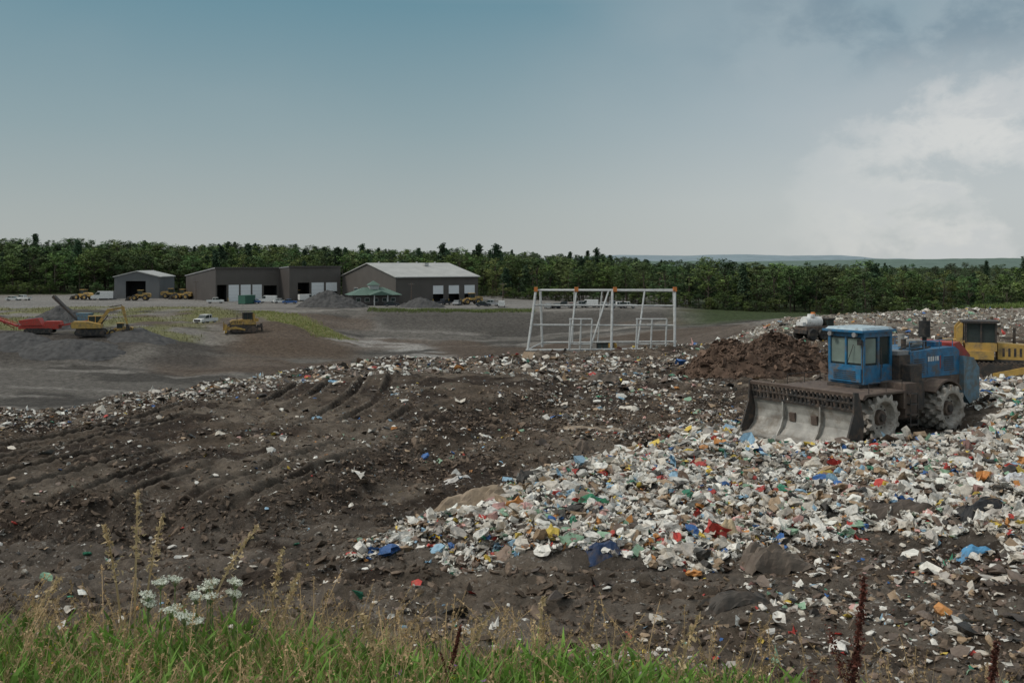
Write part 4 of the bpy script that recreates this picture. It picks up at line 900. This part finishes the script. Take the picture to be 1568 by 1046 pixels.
stalks(x,y,L_,bd,aa,np.array([.44,.31,.17])*rng.uniform(.7,1.3,(n,1)))
tall=[(205,5.2,1.12,.05,1.6),(190,5.3,.95,.12,3.0),(300,5.3,1.0,.32,.1),(215,5.5,.98,.12,.3),(408,5.6,.84,.1,.2),(418,5.4,.7,.2,.4),(20,5,.75,.3,.2),(820,5,.7,.1,1),(1020,4.6,.78,.2,0.1),(590,5,.68,.2,3),(690,5.2,.7,.35,0.2)]
xt=np.array([(p[0]-784)/F*p[1] for p in tall]); yt=np.array([p[1] for p in tall])
for o_ in (0,.004,.002): stalks(xt+o_,yt,np.array([p[2] for p in tall]),np.array([p[3] for p in tall]),np.array([p[4] for p in tall]),np.tile([.52,.40,.23],(len(tall),1)),.34,.020,.007)
n=500; y=rng.uniform(2.8,5,n); x=rng.uniform(-.6,.45,n)*y; z=h(x,y)+rng.uniform(.2,.42,n); kk=np.repeat(np.arange(n),6)
p=np.stack([x,y,z],-1)[kk]+rng.normal(size=(6*n,3))*.014; V=p[:,None,:]+rng.normal(size=(6*n,3,3))*.006
cfl=np.where(rng.random((n,1))<.85,[.7,.55,.05],[.4,.2,.45])[kk]; A.add(V.reshape(-1,3),np.arange(18*n).reshape(-1,3),np.repeat(cfl,3,0))
obj('meadow_grass',A.mesh('meadow_grass',grassm))
stemm=mat('flower_stem',(.14,.2,.07),.6); petal=mat('white_petals',(.80,.82,.72),.6,vary=.1,trans=.2)
for (px,py,D_) in [(246,890,5.3),(268,886,5.6),(226,910,5.2),(228,922,5.2),(325,890,5.4),(318,898,5.4),(360,890,5.5),(358,908,5.5),(300,912,5.3),(322,912,5.3),(282,942,4.8),(300,952,4.8),(262,932,4.9)]:
    x=(px-784)/F*D_; z=-(py-HY)/F*D_; g=H(x,D_)
    B=MB(); B.cyl((x*0,0,g-z-.02),(0,0,-.05),.004,.003,stemm,5); tl=random.uniform(-.3,.3); R0=random.uniform(.036,.052)
    for k in range(20):
        a=k*2.4; r_=R0*math.sqrt((k+.5)/20); cxx,cyy=r_*math.cos(a),r_*math.sin(a); zz=-.004+.01*random.random()+cxx*tl; B.cyl((0,0,-.05),(cxx,cyy,zz),.0012,.001,stemm,3)
        for q in range(12):
            ox,oy,oz=[random.gauss(0,.005) for _ in range(3)]; V=[(cxx+ox+random.gauss(0,.005),cyy+oy+random.gauss(0,.005),zz+oz*.7+random.gauss(0,.004)) for _ in range(3)]; B.add(V,[(0,1,2)],petal)
    B.build('queen_annes_lace',(x,D_,z))
dockm=mat('dock_seed',(.12,.038,.024),.8,vary=.4,dscale=30)
for (px,D_,top,wd) in [(1292,2.6,888,.030),(1493,2.5,985,.024),(688,4.8,960,.014),(455,5.6,975,.012)]:
    x=(px-784)/F*D_; z=-(top-HY)/F*D_; g=H(x,D_); B=MB(); lean=.09
    B.cyl((-lean,0,g),(lean*.6,0,z),.005,.002,dockm,6)
    for br in range(5):
        h0=.06+.09*br; bl=.12+.03*br; sg=(-1)**br
        n=1500 if br==0 else 220
        for k in range(n):
            t_=random.random()
            if br==0: X=lean*.6-lean*1.6*(t_*.34);Z=z-(z-g)*.34*t_; ww=wd*(.25+.8*t_)*(.7+.4*math.sin(t_*40))
            else: X=lean*.3-.02*br+sg*t_*.05; Z=z-h0-.12+t_*bl; ww=wd*.4
            c_=(X+random.gauss(0,ww*.5),random.gauss(0,ww*.5),Z+random.gauss(0,.006))
            B.add([(c_[0]+random.gauss(0,.004),c_[1]+random.gauss(0,.004),c_[2]+random.gauss(0,.004)) for _ in range(3)],[(0,1,2)],dockm)
    B.build('curly_dock',(x,D_,0))
A=Acc()
for P_,nn,c1,c2 in((BGRASS,9000,(.26,.31,.09),(.36,.33,.14)),(MGRASS,14000,(.18,.19,.08),(.30,.26,.13))):
    lo=P_.min(0)-2;hi_=P_.max(0)+2; x=rng.uniform(lo[0],hi_[0],nn); y=rng.uniform(lo[1],hi_[1],nn); m=(sdf(P_,x,y)+5*fbm(x/6,y/6,3,3)>0)
    if P_ is MGRASS: m&=fbm(x/12,y/12,3,31)>-.03
    x=x[m];y=y[m];n=len(x); col=np.where(rng.random((n,1))<.55,c1,c2)*rng.uniform(.7,1.15,(n,1))
    A.add(*blades(n,x,y,rng.uniform(.25,.7,n),rng.uniform(.08,.2,n),rng.uniform(.1,.6,n),col,seg=2))
n=3500; x=rng.uniform(-38,6,n); y=rng.uniform(259,268,n); A.add(*blades(n,x,y,rng.uniform(.3,.8,n),rng.uniform(.1,.25,n),rng.uniform(.1,.6,n),np.array([.17,.21,.07])*rng.uniform(.6,1.2,(n,1)),seg=2))
n=3000; x=rng.uniform(69,95,n); y=rng.uniform(140,152,n); A.add(*blades(n,x,y,rng.uniform(.3,1.0,n),rng.uniform(.1,.25,n),rng.uniform(.1,.6,n),np.array([.18,.24,.07])*rng.uniform(.6,1.2,(n,1)),seg=2))
obj('berm_grass',A.mesh('berm_grass',grassm))
# ------------------------------------------------------------------ sky, sun, camera
w=bpy.data.worlds.new('World'); scene.world=w; w.use_nodes=True; t=w.node_tree; t.nodes.clear(); L=t.links
SE,SA=math.radians(46),math.radians(-100)
out=N(t,'ShaderNodeOutputWorld'); bg=N(t,'ShaderNodeBackground'); bg.inputs[1].default_value=.1
sky=N(t,'ShaderNodeTexSky',sky_type='NISHITA'); sky.sun_disc=False; sky.sun_elevation=SE; sky.sun_rotation=SA
tc=N(t,'ShaderNodeTexCoord'); sx=N(t,'ShaderNodeSeparateXYZ'); L.new(tc.outputs['Generated'],sx.inputs[0])
def ramp(src,els):
    r=N(t,'ShaderNodeValToRGB'); L.new(src,r.inputs[0]); E=r.color_ramp.elements
    while len(E)<len(els): E.new(.5)
    for i,(p,c_) in enumerate(els): E[i].position=p; E[i].color=(*c_,1)
    return r
def math_(op,a,b_=None,c_=None):
    n_=N(t,'ShaderNodeMath',operation=op)
    for i,v in enumerate((a,b_,c_)):
        if v is None: continue
        if hasattr(v,'links'): L.new(v,n_.inputs[i])
        else: n_.inputs[i].default_value=v
    return n_.outputs[0]
def mapr(v,a,b_,c_=0,d=1,sm=True):
    n_=N(t,'ShaderNodeMapRange'); 
    if sm: n_.interpolation_type='SMOOTHSTEP'
    L.new(v,n_.inputs[0]); n_.inputs[1].default_value=a; n_.inputs[2].default_value=b_; n_.inputs[3].default_value=c_; n_.inputs[4].default_value=d; return n_.outputs[0]
def mix(f_,a,b_):
    n_=N(t,'ShaderNodeMix',data_type='RGBA')
    for i,v in((0,f_),(6,a),(7,b_)):
        if hasattr(v,'links'): L.new(v,n_.inputs[i])
        else: n_.inputs[i].default_value=v if i==0 else (*v,1)
    return n_.outputs[2]
zc=sx.outputs[2]; xc=sx.outputs[0]
left=ramp(zc,[(0.0,(.42,.445,.435)),(.05,(.37,.415,.415)),(.13,(.265,.355,.38)),(.25,(.14,.27,.33)),(.42,(.40,.46,.49)),(1,(1.0,1.0,.97))]).outputs[0]
rightc=ramp(zc,[(0.0,(.52,.545,.54)),(.06,(.53,.56,.56)),(.14,(.42,.48,.51)),(.25,(.21,.32,.38)),(.42,(.45,.5,.52)),(1,(1.0,1.0,.97))]).outputs[0]
fx=mapr(xc,-.15,.45)
veil=mix(fx,left,rightc)
mp=N(t,'ShaderNodeMapping'); mp.inputs['Scale'].default_value=(1,1,1.5); mp.inputs['Location'].default_value=(.62,.2,.3); L.new(tc.outputs['Generated'],mp.inputs[0])
def tn(sc,det,ro,dist=0):
    n_=N(t,'ShaderNodeTexNoise'); n_.inputs['Scale'].default_value=sc; n_.inputs['Detail'].default_value=det; n_.inputs['Roughness'].default_value=ro; n_.inputs['Distortion'].default_value=dist; L.new(mp.outputs[0],n_.inputs[0]); return n_.outputs[0]
cA=tn(5,10,.56,.2); cB=tn(14,8,.6,.3); c2=tn(2.2,6,.5)
dens=math_('ADD',cA,math_('MULTIPLY',math_('SUBTRACT',cB,.5),.5))
cmask=math_('MULTIPLY',mapr(xc,.22,.42),mapr(zc,.235,.15))
cb=math_('MULTIPLY',mapr(dens,.46,.60),cmask)
veil=mix(math_('MULTIPLY',mapr(c2,.42,.62),math_('MULTIPLY',mapr(xc,.0,.3),.35)),veil,(.48,.52,.54))
veil=mix(math_('MULTIPLY',cb,.78),veil,(.76,.75,.72))
shade=math_('MULTIPLY',mapr(cB,.46,.60),cb); veil=mix(math_('MULTIPLY',shade,.5),veil,(.46,.50,.53))
dark=math_('MULTIPLY',math_('MULTIPLY',mapr(dens,.36,.54),mapr(xc,.14,.32)),mapr(zc,.155,.215))
veil=mix(math_('MULTIPLY',dark,.8),veil,(.17,.255,.315))
soft=math_('MULTIPLY',mapr(c2,.4,.65),.15)
veil=mix(soft,veil,(.40,.44,.45))
v10=N(t,'ShaderNodeVectorMath',operation='SCALE'); L.new(veil,v10.inputs[0]); v10.inputs['Scale'].default_value=10
L.new(mix(.93,sky.outputs[0],v10.outputs[0]),bg.inputs[0]); L.new(bg.outputs[0],out.inputs[0])
sl=bpy.data.lights.new('sun','SUN'); sl.energy=1.5; sl.angle=math.radians(10); sl.color=(1,.94,.85)
so=bpy.data.objects.new('sun',sl); COL.objects.link(so)
sd=Vector((math.sin(SA)*math.cos(SE),math.cos(SA)*math.cos(SE),math.sin(SE))); so.rotation_euler=(sd).to_track_quat('Z','Y').to_euler(); so.location=(0,0,60)
cd=bpy.data.cameras.new('camera'); co=bpy.data.objects.new('camera',cd); COL.objects.link(co); co.location=(0,0,0); co.rotation_euler=(math.radians(90),0,0)
cd.lens=35; cd.sensor_width=36; cd.shift_y=-(523-HY)/1568; cd.clip_end=20000; cd.clip_start=.05
scene.camera=co
scene.view_settings.view_transform='Standard'; scene.view_settings.look='None'; scene.view_settings.exposure=0
